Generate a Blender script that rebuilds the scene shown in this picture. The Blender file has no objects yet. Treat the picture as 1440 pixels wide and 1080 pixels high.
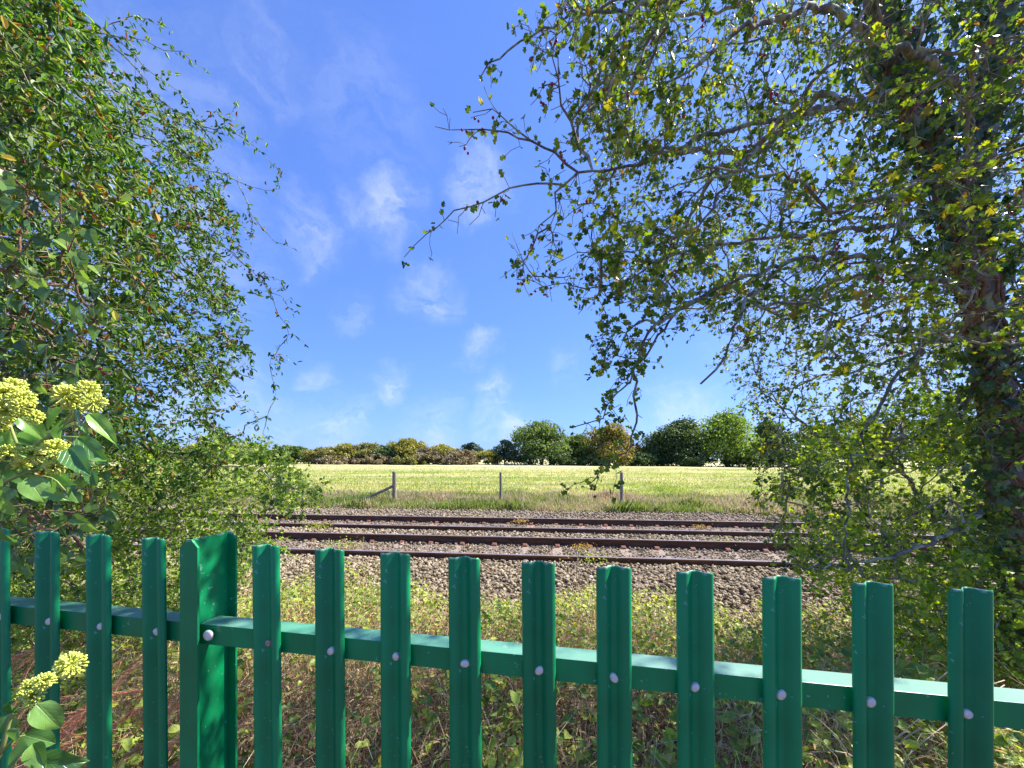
import bpy, math
import numpy as np
from math import radians, sin, cos, tan, pi

sc = bpy.context.scene
COL = sc.collection
rng = np.random.default_rng(11)

# ------------------------------------------------------------------ camera
FPX, CX, HY, CAMZ = 540.0, 720.0, 645.0, 1.60
cam_data = bpy.data.cameras.new('camera')
cam = bpy.data.objects.new('camera', cam_data)
COL.objects.link(cam)
cam.location = (0, 0, CAMZ)
cam.rotation_euler = (radians(90), 0, 0)
cam_data.sensor_width = 36.0
cam_data.lens = 13.5
cam_data.shift_y = (HY - 540) / 1440.0
cam_data.clip_start = 0.02
cam_data.clip_end = 6000
sc.camera = cam

# ------------------------------------------------------------------ world + sun
SUN_EL, SUN_AZ = radians(49), radians(68)        # azimuth measured from +Y towards +X
world = bpy.data.worlds.new('World')
sc.world = world
world.use_nodes = True
wn, wl = world.node_tree.nodes, world.node_tree.links
wn.clear()
w_out = wn.new('ShaderNodeOutputWorld')
w_bg = wn.new('ShaderNodeBackground')
w_bg.inputs['Strength'].default_value = 0.11
sky = wn.new('ShaderNodeTexSky')
sky.sky_type = 'NISHITA'
sky.sun_disc = False
sky.sun_elevation = SUN_EL
sky.sun_rotation = SUN_AZ
sky.altitude = 50
sky.air_density = 1.0
sky.dust_density = 0.6
sky.ozone_density = 2.0
tint = wn.new('ShaderNodeMix'); tint.data_type = 'RGBA'; tint.blend_type = 'MULTIPLY'
tint.inputs[0].default_value = 1.0
tint.inputs[7].default_value = (0.54, 0.85, 1.75, 1)
gam = wn.new('ShaderNodeGamma'); gam.inputs[1].default_value = 0.62
wl.new(sky.outputs[0], gam.inputs[0]); wl.new(gam.outputs[0], tint.inputs[6])
tc = wn.new('ShaderNodeTexCoord')
wz = wn.new('ShaderNodeTexNoise'); wz.inputs['Scale'].default_value = 7.0
wz.inputs['Detail'].default_value = 6.0; wz.inputs['Roughness'].default_value = 0.6
wl.new(tc.outputs['Generated'], wz.inputs['Vector'])
sub = wn.new('ShaderNodeVectorMath'); sub.operation = 'SUBTRACT'
sub.inputs[1].default_value = (0.5, 0.5, 0.5)
wl.new(wz.outputs['Color'], sub.inputs[0])
scl = wn.new('ShaderNodeVectorMath'); scl.operation = 'SCALE'; scl.inputs['Scale'].default_value = 0.20
wl.new(sub.outputs[0], scl.inputs[0])
add = wn.new('ShaderNodeVectorMath'); add.operation = 'ADD'
wl.new(tc.outputs['Generated'], add.inputs[0]); wl.new(scl.outputs[0], add.inputs[1])
def sky_dir(px, py):
    v = np.array([(px - CX) / FPX, 1.0, (HY - py) / FPX]); return v / np.linalg.norm(v)
clouds = [(540, 290, .075, .42), (598, 415, .07, .38), (440, 325, .07, .30), (668, 265, .07, .42), (548, 548, .05, .45),
          (690, 560, .06, .42), (668, 487, .045, .40), (445, 527, .05, .32), (500, 440, .045, .22), (610, 600, .08, .30),
          (480, 600, .09, .32), (720, 612, .07, .42), (520, 150, .12, .12), (260, 120, .12, .12), (960, 590, .10, .40),
          (300, 560, .10, .40), (380, 600, .07, .35), (1250, 480, .2, .40), (100, 250, .25, .38), (-600, 450, .3, .4),
          (1900, 400, .3, .35), (800, 520, .06, .2), (1080, 450, .12, .25), (380, 80, .08, .16)]
prev = None
for (px, py, r, a) in clouds:
    dn = wn.new('ShaderNodeVectorMath'); dn.operation = 'DISTANCE'
    wl.new(add.outputs[0], dn.inputs[0]); dn.inputs[1].default_value = sky_dir(px, py)
    mr = wn.new('ShaderNodeMapRange'); mr.interpolation_type = 'SMOOTHERSTEP'
    mr.inputs['From Min'].default_value = r * 1.5; mr.inputs['From Max'].default_value = 0.0
    mr.inputs['To Min'].default_value = 0; mr.inputs['To Max'].default_value = a * .78
    wl.new(dn.outputs['Value'], mr.inputs['Value'])
    if prev is None: prev = mr.outputs[0]
    else:
        mx = wn.new('ShaderNodeMath'); mx.operation = 'MAXIMUM'
        wl.new(prev, mx.inputs[0]); wl.new(mr.outputs[0], mx.inputs[1]); prev = mx.outputs[0]
wmp = wn.new('ShaderNodeMapping'); wmp.inputs['Scale'].default_value = (1.0, 1.0, 2.6); wmp.inputs['Rotation'].default_value = (0, radians(18), 0)
wl.new(add.outputs[0], wmp.inputs[0])
wq = wn.new('ShaderNodeTexNoise'); wq.inputs['Scale'].default_value = 9; wq.inputs['Detail'].default_value = 8; wq.inputs['Roughness'].default_value = .62
wl.new(wmp.outputs[0], wq.inputs['Vector'])
wr = wn.new('ShaderNodeMapRange'); wr.inputs['From Min'].default_value = .36; wr.inputs['From Max'].default_value = .66; wr.inputs['To Min'].default_value = .1; wr.inputs['To Max'].default_value = 1.45
wl.new(wq.outputs[0], wr.inputs['Value'])
wm = wn.new('ShaderNodeMath'); wm.operation = 'MULTIPLY'; wl.new(prev, wm.inputs[0]); wl.new(wr.outputs[0], wm.inputs[1])
prev = wm.outputs[0]
cm = wn.new('ShaderNodeMix'); cm.data_type = 'RGBA'
cm.inputs[7].default_value = (3.7, 4.0, 4.3, 1)
wl.new(prev, cm.inputs[0]); wl.new(tint.outputs[2], cm.inputs[6])
wl.new(cm.outputs[2], w_bg.inputs['Color'])
wl.new(w_bg.outputs[0], w_out.inputs[0])

sun_d = bpy.data.lights.new('sun', 'SUN')
sun_d.energy = 4.8; sun_d.angle = radians(0.5); sun_d.color = (1.0, 0.95, 0.86)
sun = bpy.data.objects.new('sun', sun_d); COL.objects.link(sun)
from mathutils import Vector
sdir = Vector((sin(SUN_AZ) * cos(SUN_EL), cos(SUN_AZ) * cos(SUN_EL), sin(SUN_EL)))
sun.rotation_euler = sdir.to_track_quat('Z', 'Y').to_euler()
sun.location = (20, 10, 30)
sc.view_settings.view_transform = 'Standard'
sc.view_settings.look = 'None'
sc.view_settings.gamma = 1
sc.view_settings.use_curve_mapping = False
sc.view_settings.exposure = 1.32
sc.render.engine = 'CYCLES'
sc.cycles.max_bounces = 7
sc.cycles.transparent_max_bounces = 8

# ------------------------------------------------------------------ helpers
def at(px, py, d):
    return np.array([(px - CX) / FPX * d, d, CAMZ + (HY - py) / FPX * d])

def proj(P):
    P = np.atleast_2d(P)
    return np.stack([CX + P[:, 0] / P[:, 1] * FPX, HY - (P[:, 2] - CAMZ) / P[:, 1] * FPX], 1)

def tag(o, label=None, cat=None, group=None, kind=None):
    if label: o['label'] = label
    if cat: o['category'] = cat
    if group: o['group'] = group
    if kind: o['kind'] = kind
    return o

def empty(name, loc, label, cat, group=None):
    o = bpy.data.objects.new(name, None); COL.objects.link(o)
    o.location = tuple(float(c) for c in loc); o.empty_display_size = 0.1
    return tag(o, label, cat, group)

def make_mesh(name, V, F, mats, smooth=False, rnd=None, midx=None):
    """V (n,3); F (m,k) array or list of lists"""
    me = bpy.data.meshes.new(name)
    if isinstance(F, np.ndarray):
        V = np.asarray(V, dtype=np.float32)
        n, (m, k) = len(V), F.shape
        me.vertices.add(n); me.vertices.foreach_set('co', V.ravel())
        me.loops.add(m * k); me.loops.foreach_set('vertex_index', F.astype(np.int32).ravel())
        me.polygons.add(m)
        me.polygons.foreach_set('loop_start', np.arange(0, m * k, k, dtype=np.int32))
        if midx is not None: me.polygons.foreach_set('material_index', np.asarray(midx, dtype=np.int32))
        me.polygons.foreach_set('use_smooth', np.full(m, smooth, dtype=bool))
        me.update(calc_edges=True)
    else:
        me.from_pydata([tuple(map(float, v)) for v in V], [], F)
        if smooth:
            for p in me.polygons: p.use_smooth = True
        if midx is not None:
            for p, i in zip(me.polygons, midx): p.material_index = i
    if rnd is not None:
        a = me.attributes.new('rnd', 'FLOAT', 'POINT')
        a.data.foreach_set('value', np.asarray(rnd, dtype=np.float32))
    for mt in (mats if isinstance(mats, (list, tuple)) else [mats]): me.materials.append(mt)
    return me

def link(name, me, parent=None, loc=None, rot=None, scale=None):
    o = bpy.data.objects.new(name, me); COL.objects.link(o)
    if parent is not None: o.parent = parent
    if loc is not None: o.location = tuple(float(c) for c in loc)
    if rot is not None: o.rotation_euler = rot
    if scale is not None: o.scale = scale if hasattr(scale, '__len__') else (scale,) * 3
    return o

class MB:
    def __init__(s): s.V, s.F, s.M = [], [], []
    def add(s, V, F, m=0):
        n = len(s.V); s.V += [tuple(map(float, v)) for v in V]; s.F += [[i + n for i in f] for f in F]; s.M += [m] * len(F)
    def box(s, x0, x1, y0, y1, z0, z1, m=0):
        V = [(x, y, z) for z in (z0, z1) for y in (y0, y1) for x in (x0, x1)]
        s.add(V, [[0, 2, 3, 1], [4, 5, 7, 6], [0, 1, 5, 4], [2, 6, 7, 3], [0, 4, 6, 2], [1, 3, 7, 5]], m)
    def tube(s, pts, rads, n=8, m=0, cap=True):
        V, F = tube_arrays(pts, rads, n, cap); s.add(V, F, m)
    def mesh(s, name, mats, smooth=False):
        return make_mesh(name, s.V, s.F, mats, smooth, midx=s.M)

def norm(v):
    return v / (np.linalg.norm(v, axis=-1, keepdims=True) + 1e-9)

REF = norm(np.array([0.31, 0.17, 0.93]))
REF2 = norm(np.array([0.9, -0.4, 0.1]))
def frames(D):
    c = np.cross(D, REF); bad = np.linalg.norm(c, axis=-1) < 0.12
    if bad.any(): c[bad] = np.cross(D[bad], REF2)
    u = norm(c); return u, np.cross(D, u)

def tube_arrays(pts, rads, n=8, cap=True):
    pts = np.asarray(pts, float); k = len(pts)
    rads = np.broadcast_to(np.asarray(rads, float), (k,))
    D = norm(np.gradient(pts, axis=0)); u, v = frames(D)
    a = np.arange(n) * 2 * pi / n
    V = pts[:, None] + rads[:, None, None] * (np.cos(a)[None, :, None] * u[:, None] + np.sin(a)[None, :, None] * v[:, None])
    V = V.reshape(-1, 3)
    F = [[i * n + j, i * n + (j + 1) % n, (i + 1) * n + (j + 1) % n, (i + 1) * n + j] for i in range(k - 1) for j in range(n)]
    if cap: F += [list(range(n))[::-1], list(range((k - 1) * n, k * n))]
    return V, F

def catmull(P, step):
    P = np.asarray(P, float)
    if len(P) < 3:
        n = max(2, int(np.linalg.norm(P[1] - P[0]) / step) + 1)
        t = np.linspace(0, 1, n)[:, None]; return P[0] * (1 - t) + P[-1] * t
    Q = np.vstack([2 * P[0] - P[1], P, 2 * P[-1] - P[-2]]); out = []
    for i in range(1, len(Q) - 2):
        n = max(1, int(round(np.linalg.norm(Q[i + 1] - Q[i]) / step)))
        for t in np.arange(n) / n:
            out.append(.5 * (2 * Q[i] + (Q[i + 1] - Q[i - 1]) * t + (2 * Q[i - 1] - 5 * Q[i] + 4 * Q[i + 1] - Q[i + 2]) * t * t
                             + (3 * Q[i] - Q[i - 1] - 3 * Q[i + 1] + Q[i + 2]) * t ** 3))
    out.append(P[-1]); return np.array(out)

def in_poly(px, py, poly):
    poly = np.asarray(poly, float); c = np.zeros(len(px), bool); j = len(poly) - 1
    for i in range(len(poly)):
        xi, yi, xj, yj = *poly[i], *poly[j]
        t = ((yi > py) != (yj > py)) & (px < (xj - xi) * (py - yi) / (yj - yi + 1e-9) + xi)
        c ^= t; j = i
    return c

def vnoise(x, y, seed=0):
    """cheap smooth value noise for numpy arrays, 0..1"""
    xi, yi = np.floor(x).astype(np.int64), np.floor(y).astype(np.int64); xf, yf = x - xi, y - yi
    def h(a, b):
        n = (a * 374761393 + b * 668265263 + seed * 974711) & 0x7fffffff
        n = ((n ^ (n >> 13)) * 1274126177) & 0x7fffffff
        return ((n ^ (n >> 16)) & 0xffff) / 65535.0
    u, v = xf * xf * (3 - 2 * xf), yf * yf * (3 - 2 * yf)
    return (h(xi, yi) * (1 - u) + h(xi + 1, yi) * u) * (1 - v) + (h(xi, yi + 1) * (1 - u) + h(xi + 1, yi + 1) * u) * v

# ------------------------------------------------------------------ materials
def new_mat(name):
    m = bpy.data.materials.new(name); m.use_nodes = True
    nt = m.node_tree; b = nt.nodes['Principled BSDF']
    return m, nt.nodes, nt.links, b

def ramp(n, cols, pos=None, interp='LINEAR'):
    r = n.new('ShaderNodeValToRGB'); r.color_ramp.interpolation = interp
    e = r.color_ramp.elements
    pos = pos or [i / (len(cols) - 1) for i in range(len(cols))]
    while len(e) < len(cols): e.new(0.5)
    for el, p, c in zip(e, pos, cols): el.position = p; el.color = (*c, 1)
    return r

def leaf_mat(name, cols, obj_rnd=False, trans=0.4, rough=0.45, pos=None, spec=0.35):
    m, n, l, b = new_mat(name)
    if obj_rnd: s = n.new('ShaderNodeObjectInfo'); out = s.outputs['Random']
    else: s = n.new('ShaderNodeAttribute'); s.attribute_name = 'rnd'; out = s.outputs['Fac']
    r = ramp(n, cols, pos); l.new(out, r.inputs[0])
    g = n.new('ShaderNodeNewGeometry')
    nz = n.new('ShaderNodeTexNoise'); nz.inputs['Scale'].default_value = 55; nz.inputs['Detail'].default_value = 2
    t = n.new('ShaderNodeTexCoord'); l.new(t.outputs['Object'], nz.inputs['Vector'])
    hs = n.new('ShaderNodeHueSaturation'); mr = n.new('ShaderNodeMapRange')
    mr.inputs['To Min'].default_value = 0.85; mr.inputs['To Max'].default_value = 1.55
    l.new(nz.outputs[0], mr.inputs['Value']); l.new(mr.outputs[0], hs.inputs['Value']); l.new(r.outputs[0], hs.inputs['Color'])
    l.new(hs.outputs[0], b.inputs['Base Color'])
    b.inputs['Roughness'].default_value = rough
    b.inputs['Specular IOR Level'].default_value = spec
    tr = n.new('ShaderNodeBsdfTranslucent')
    h2 = n.new('ShaderNodeHueSaturation'); h2.inputs['Saturation'].default_value = 1.15; h2.inputs['Value'].default_value = 1.5
    h2.inputs['Hue'].default_value = 0.49
    l.new(hs.outputs[0], h2.inputs['Color']); l.new(h2.outputs[0], tr.inputs['Color'])
    mx = n.new('ShaderNodeMixShader'); mx.inputs[0].default_value = trans
    l.new(b.outputs[0], mx.inputs[1]); l.new(tr.outputs[0], mx.inputs[2])
    l.new(mx.outputs[0], n['Material Output'].inputs[0])
    return m

def noise_mat(name, cols, scale=20, rough=0.8, bump=0.3, detail=8, pos=None, vec_scale=None, metallic=0, spec=0.3, dist=0.01):
    m, n, l, b = new_mat(name)
    t = n.new('ShaderNodeTexCoord'); nz = n.new('ShaderNodeTexNoise')
    nz.inputs['Scale'].default_value = scale; nz.inputs['Detail'].default_value = detail; nz.inputs['Roughness'].default_value = .65
    if vec_scale:
        mp = n.new('ShaderNodeMapping'); mp.inputs['Scale'].default_value = vec_scale
        l.new(t.outputs['Object'], mp.inputs[0]); l.new(mp.outputs[0], nz.inputs['Vector'])
    else: l.new(t.outputs['Object'], nz.inputs['Vector'])
    r = ramp(n, cols, pos or list(np.linspace(0.3, 0.7, len(cols)))); l.new(nz.outputs[0], r.inputs[0])
    l.new(r.outputs[0], b.inputs['Base Color'])
    b.inputs['Roughness'].default_value = rough; b.inputs['Metallic'].default_value = metallic
    b.inputs['Specular IOR Level'].default_value = spec
    if bump:
        bp = n.new('ShaderNodeBump'); bp.inputs['Strength'].default_value = bump; bp.inputs['Distance'].default_value = dist
        l.new(nz.outputs[0], bp.inputs['Height']); l.new(bp.outputs[0], b.inputs['Normal'])
    return m

def rnd_mat(name, cols, rough=0.85, pos=None, spec=.2, nscale=60, obj_rnd=False):
    m, n, l, b = new_mat(name)
    if obj_rnd: s = n.new('ShaderNodeObjectInfo'); o = s.outputs['Random']
    else: s = n.new('ShaderNodeAttribute'); s.attribute_name = 'rnd'; o = s.outputs['Fac']
    r = ramp(n, cols, pos); l.new(o, r.inputs[0])
    t = n.new('ShaderNodeTexCoord'); nz = n.new('ShaderNodeTexNoise'); nz.inputs['Scale'].default_value = nscale
    l.new(t.outputs['Object'], nz.inputs['Vector'])
    mr = n.new('ShaderNodeMapRange'); mr.inputs['To Min'].default_value = 0.6; mr.inputs['To Max'].default_value = 1.4
    hs = n.new('ShaderNodeHueSaturation')
    l.new(nz.outputs[0], mr.inputs['Value']); l.new(mr.outputs[0], hs.inputs['Value']); l.new(r.outputs[0], hs.inputs['Color'])
    l.new(hs.outputs[0], b.inputs['Base Color']); b.inputs['Roughness'].default_value = rough
    b.inputs['Specular IOR Level'].default_value = spec
    return m

# green powder coat with chips and scuffs
def paint_mat():
    m, n, l, b = new_mat('green_powder_coat')
    t = n.new('ShaderNodeTexCoord')
    n1 = n.new('ShaderNodeTexNoise'); n1.inputs['Scale'].default_value = 9; n1.inputs['Detail'].default_value = 5
    l.new(t.outputs['Object'], n1.inputs['Vector'])
    r1 = ramp(n, [(0.002, 0.205, 0.066), (0.003, 0.260, 0.088)], [0.35, 0.65]); l.new(n1.outputs[0], r1.inputs[0])
    n2 = n.new('ShaderNodeTexNoise'); n2.inputs['Scale'].default_value = 95; n2.inputs['Detail'].default_value = 3
    l.new(t.outputs['Object'], n2.inputs['Vector'])
    n3 = n.new('ShaderNodeTexNoise'); n3.inputs['Scale'].default_value = 14
    l.new(t.outputs['Object'], n3.inputs['Vector'])
    ad = n.new('ShaderNodeMath'); ad.operation = 'MULTIPLY_ADD'; ad.inputs[1].default_value = .35
    l.new(n3.outputs[0], ad.inputs[0]); l.new(n2.outputs[0], ad.inputs[2])
    r2 = ramp(n, [(0, 0, 0), (1, 1, 1)], [0.892, 0.905]); l.new(ad.outputs[0], r2.inputs[0])
    mx = n.new('ShaderNodeMix'); mx.data_type = 'RGBA'
    l.new(r2.outputs[0], mx.inputs[0]); l.new(r1.outputs[0], mx.inputs[6]); mx.inputs[7].default_value = (0.16, 0.38, 0.30, 1)
    # thin scratches
    mp = n.new('ShaderNodeMapping'); mp.inputs['Scale'].default_value = (6, 6, 60); mp.inputs['Rotation'].default_value = (0.4, 0.5, 0.3)
    l.new(t.outputs['Object'], mp.inputs[0])
    n4 = n.new('ShaderNodeTexNoise'); n4.inputs['Scale'].default_value = 3; l.new(mp.outputs[0], n4.inputs['Vector'])
    r4 = ramp(n, [(0, 0, 0), (.35, .35, .35)], [0.755, 0.78]); l.new(n4.outputs[0], r4.inputs[0])
    mx2 = n.new('ShaderNodeMix'); mx2.data_type = 'RGBA'
    l.new(r4.outputs[0], mx2.inputs[0]); l.new(mx.outputs[2], mx2.inputs[6]); mx2.inputs[7].default_value = (0.12, 0.33, 0.26, 1)
    # dull dirt streaks running down, slight difference from piece to piece
    mp5 = n.new('ShaderNodeMapping'); mp5.inputs['Scale'].default_value = (38, 38, 1.6); l.new(t.outputs['Object'], mp5.inputs[0])
    n5 = n.new('ShaderNodeTexNoise'); n5.inputs['Scale'].default_value = 1.6; n5.inputs['Detail'].default_value = 6; l.new(mp5.outputs[0], n5.inputs['Vector'])
    r5 = ramp(n, [(0, 0, 0), (.34, .34, .34)], [.48, .72]); l.new(n5.outputs[0], r5.inputs[0])
    mx5 = n.new('ShaderNodeMix'); mx5.data_type = 'RGBA'; l.new(r5.outputs[0], mx5.inputs[0]); l.new(mx2.outputs[2], mx5.inputs[6]); mx5.inputs[7].default_value = (.035, .14, .068, 1)
    oi = n.new('ShaderNodeObjectInfo'); mr5 = n.new('ShaderNodeMapRange'); mr5.inputs['To Min'].default_value = .86; mr5.inputs['To Max'].default_value = 1.12
    l.new(oi.outputs['Random'], mr5.inputs['Value']); hs5 = n.new('ShaderNodeHueSaturation'); l.new(mr5.outputs[0], hs5.inputs['Value']); l.new(mx5.outputs[2], hs5.inputs['Color'])
    # chipped cut edge along the top
    sz = n.new('ShaderNodeSeparateXYZ'); l.new(t.outputs['Object'], sz.inputs[0])
    ze = n.new('ShaderNodeMapRange'); ze.inputs['From Min'].default_value = -.006; ze.inputs['From Max'].default_value = -.0015; l.new(sz.outputs['Z'], ze.inputs['Value'])
    zn = n.new('ShaderNodeMapRange'); zn.inputs['From Min'].default_value = .48; zn.inputs['From Max'].default_value = .58; zn.inputs['To Max'].default_value = .75; l.new(n2.outputs[0], zn.inputs['Value'])
    zm = n.new('ShaderNodeMath'); zm.operation = 'MULTIPLY'; l.new(ze.outputs[0], zm.inputs[0]); l.new(zn.outputs[0], zm.inputs[1])
    zl = n.new('ShaderNodeMath'); zl.operation = 'LESS_THAN'; zl.inputs[1].default_value = .002; l.new(sz.outputs['Z'], zl.inputs[0])
    z2 = n.new('ShaderNodeMath'); z2.operation = 'MULTIPLY'; l.new(zm.outputs[0], z2.inputs[0]); l.new(zl.outputs[0], z2.inputs[1])
    mx6 = n.new('ShaderNodeMix'); mx6.data_type = 'RGBA'; l.new(z2.outputs[0], mx6.inputs[0]); l.new(hs5.outputs[0], mx6.inputs[6]); mx6.inputs[7].default_value = (.36, .50, .44, 1)
    l.new(mx6.outputs[2], b.inputs['Base Color'])
    rr = n.new('ShaderNodeMapRange'); rr.inputs['To Min'].default_value = 0.30; rr.inputs['To Max'].default_value = 0.42
    l.new(n1.outputs[0], rr.inputs['Value']); l.new(rr.outputs[0], b.inputs['Roughness'])
    b.inputs['Specular IOR Level'].default_value = 0.32
    bp = n.new('ShaderNodeBump'); bp.inputs['Strength'].default_value = .06; bp.inputs['Distance'].default_value = .002
    l.new(n2.outputs[0], bp.inputs['Height']); l.new(bp.outputs[0], b.inputs['Normal'])
    return m
M_PAINT = paint_mat()
def painted_glare_mat():  # sun and sky glare on the rail top, painted as paler colour on upward faces
    m = M_PAINT.copy(); m.name = 'green_powder_coat_painted_glare'; n, l = m.node_tree.nodes, m.node_tree.links
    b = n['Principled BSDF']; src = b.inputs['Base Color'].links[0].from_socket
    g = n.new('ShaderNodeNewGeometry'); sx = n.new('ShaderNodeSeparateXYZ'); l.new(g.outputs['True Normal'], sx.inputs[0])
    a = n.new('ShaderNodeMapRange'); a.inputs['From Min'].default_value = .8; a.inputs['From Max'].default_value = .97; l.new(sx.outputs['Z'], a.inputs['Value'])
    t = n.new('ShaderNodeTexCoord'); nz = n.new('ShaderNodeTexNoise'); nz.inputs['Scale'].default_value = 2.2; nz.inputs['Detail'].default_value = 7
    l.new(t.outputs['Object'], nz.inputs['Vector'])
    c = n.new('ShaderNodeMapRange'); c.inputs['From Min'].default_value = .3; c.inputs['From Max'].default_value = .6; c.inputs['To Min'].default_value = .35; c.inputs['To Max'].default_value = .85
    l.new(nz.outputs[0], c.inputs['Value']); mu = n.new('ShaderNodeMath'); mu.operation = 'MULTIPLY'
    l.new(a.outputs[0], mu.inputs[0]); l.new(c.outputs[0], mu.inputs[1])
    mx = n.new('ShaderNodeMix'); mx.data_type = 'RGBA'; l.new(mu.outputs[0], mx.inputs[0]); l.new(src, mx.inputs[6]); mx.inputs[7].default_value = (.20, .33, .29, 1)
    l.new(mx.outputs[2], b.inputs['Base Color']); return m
M_PAINT_GLARE = painted_glare_mat()
M_ZINC = noise_mat('galvanised_zinc', [(0.62, 0.59, 0.50), (0.92, 0.88, 0.76)], 220, 0.45, 0.25, metallic=0.1, spec=.5, dist=.001)
M_ZINC_RUST = noise_mat('rusty_zinc', [(0.22, 0.10, 0.05), (0.45, 0.33, 0.27), (0.5, 0.45, 0.42)], 180, 0.6, 0.25, metallic=0.2, dist=.001)
M_RAIL = noise_mat('rail_rust', [(0.05, 0.027, 0.017), (0.115, 0.057, 0.035), (0.16, 0.085, 0.052)], 6, 0.75, 0.2, vec_scale=(0.4, 1, 3))
M_RAILTOP = noise_mat('rail_running_surface', [(0.32, 0.24, 0.21), (0.46, 0.40, 0.37)], 3, 0.38, 0.0, metallic=0.6)
M_CONC = noise_mat('sleeper_concrete', [(0.15, 0.11, 0.08), (0.24, 0.19, 0.15), (0.30, 0.25, 0.20)], 9, 0.9, 0.4)
M_CONCRED = noise_mat('rust_stained_sleeper', [(0.20, 0.11, 0.08), (0.29, 0.17, 0.13), (0.33, 0.24, 0.20)], 9, 0.9, 0.4)
M_CLIP = noise_mat('rusty_iron', [(0.14, 0.055, 0.035), (0.22, 0.09, 0.055)], 30, 0.8, 0.2)
M_STONE = rnd_mat('ballast_stone', [(0.08, 0.056, 0.034), (0.18, 0.135, 0.082), (0.29, 0.23, 0.15), (0.44, 0.37, 0.26), (0.29, 0.19, 0.11)], 0.9)
M_BED = noise_mat('ballast_grit', [(0.07, 0.055, 0.045), (0.17, 0.13, 0.105), (0.26, 0.21, 0.175)], 28, 0.95, 0.8, dist=.03)
M_WOOD = noise_mat('weathered_post_wood', [(0.14, 0.115, 0.095), (0.27, 0.225, 0.18), (0.34, 0.29, 0.235)], 8, 0.9, 0.4, vec_scale=(6, 6, .8))
M_WIRE = noise_mat('fence_wire', [(0.2, 0.19, 0.18), (0.3, 0.29, 0.27)], 10, 0.6, 0)
def bark_mat(name, cols, lichen, amt=0.56):
    m, n, l, b = new_mat(name)
    t = n.new('ShaderNodeTexCoord')
    n1 = n.new('ShaderNodeTexNoise'); n1.inputs['Scale'].default_value = 45; n1.inputs['Detail'].default_value = 8
    l.new(t.outputs['Object'], n1.inputs['Vector']); r1 = ramp(n, cols, list(np.linspace(.3, .7, len(cols)))); l.new(n1.outputs[0], r1.inputs[0])
    n2 = n.new('ShaderNodeTexNoise'); n2.inputs['Scale'].default_value = 16; n2.inputs['Detail'].default_value = 6
    l.new(t.outputs['Object'], n2.inputs['Vector']); r2 = ramp(n, [(0, 0, 0), (1, 1, 1)], [amt, amt + .06]); l.new(n2.outputs[0], r2.inputs[0])
    n3 = n.new('ShaderNodeTexNoise'); n3.inputs['Scale'].default_value = 30; l.new(t.outputs['Object'], n3.inputs['Vector'])
    r3 = ramp(n, lichen, [.4, .6]); l.new(n3.outputs[0], r3.inputs[0])
    mx = n.new('ShaderNodeMix'); mx.data_type = 'RGBA'
    l.new(r2.outputs[0], mx.inputs[0]); l.new(r1.outputs[0], mx.inputs[6]); l.new(r3.outputs[0], mx.inputs[7])
    l.new(mx.outputs[2], b.inputs['Base Color']); b.inputs['Roughness'].default_value = .9
    bp = n.new('ShaderNodeBump'); bp.inputs['Strength'].default_value = .6; bp.inputs['Distance'].default_value = .006
    l.new(n1.outputs[0], bp.inputs['Height']); l.new(bp.outputs[0], b.inputs['Normal'])
    return m
M_BARK = bark_mat('hawthorn_bark', [(0.07, 0.055, 0.045), (0.16, 0.135, 0.115), (0.22, 0.20, 0.175)], [(0.30, 0.30, 0.12), (0.36, 0.38, 0.33)], 0.50)
M_TWIG = bark_mat('twig_bark', [(.15, .115, .08), (.28, .225, .165)], [(.30, .30, .14), (.44, .44, .37)], 0.50)
M_FARBARK = noise_mat('far_bark', [(0.08, 0.065, 0.05), (0.15, 0.12, 0.10)], 3, 0.9, 0)
M_IVYSTEM = noise_mat('ivy_root_bark', [(0.12, 0.06, 0.035), (0.25, 0.14, 0.085), (0.32, 0.20, 0.13)], 40, 0.9, .5)

# ------------------------------------------------------------------ leaf templates (y along blade, x across, z normal)
def half_leaf(outline, mids, fold=0.18, curl=0.15):
    """outline: right side points from base to tip exclusive; mids: midrib y values incl. 0 and 1"""
    V, F = [], []
    mv = [(0, y) for y in mids]
    def z(x, y): return abs(x) * fold - curl * y * y
    V += [(x, y, z(x, y)) for x, y in mv]
    for sgn in (1, -1):
        b = len(V); V += [(sgn * x, y, z(x, y)) for x, y in outline]
        O = [0] + list(range(b, b + len(outline))) + [len(mids) - 1]
        OY = [0] + [p[1] for p in outline] + [1]
        mi = 0
        for k in range(len(O) - 1):
            a, c = O[k], O[k + 1]
            while mi < len(mids) - 2 and mids[mi + 1] < OY[k]: 
                F.append([mi, mi + 1, a] if sgn < 0 else [mi, a, mi + 1]); mi += 1
            tri = [mi if mi != a else mi + 1, a, c]
            if len(set(tri)) == 3: F.append(tri if sgn > 0 else tri[::-1])
        while mi < len(mids) - 2:
            F.append([mi, O[-2], mi + 1]); mi += 1
    return np.array(V, float), np.array(F, int)
T_HAW = half_leaf([(.12, .12), (.44, .36), (.20, .50), (.40, .74)], [0, .42, 1], .25, .1)
T_HAW_HI = half_leaf([(.04, .05), (.30, .16), (.50, .38), (.34, .42), (.16, .46), (.34, .60), (.46, .74), (.24, .72), (.12, .78), (.16, .92)], [0, .25, .5, .75, 1], .22, .2)
T_LANCE = half_leaf([(.17, .25), (.20, .60)], [0, 1], .4, .25)
T_OVATE = half_leaf([(.28, .22), (.33, .5), (.16, .8)], [0, .5, 1], .25, .25)
T_IVY = half_leaf([(.20, -.06), (.50, .10), (.30, .34), (.42, .56), (.15, .70)], [0, .45, 1], .15, .2)
T_BLADE3 = (np.array([(-.06, 0, 0), (.06, 0, 0), (.10, .5, .10), (-.09, .45, .02), (0, 1, -.15)]), np.array([[0, 1, 2], [0, 2, 3], [3, 2, 4]]))
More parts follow.
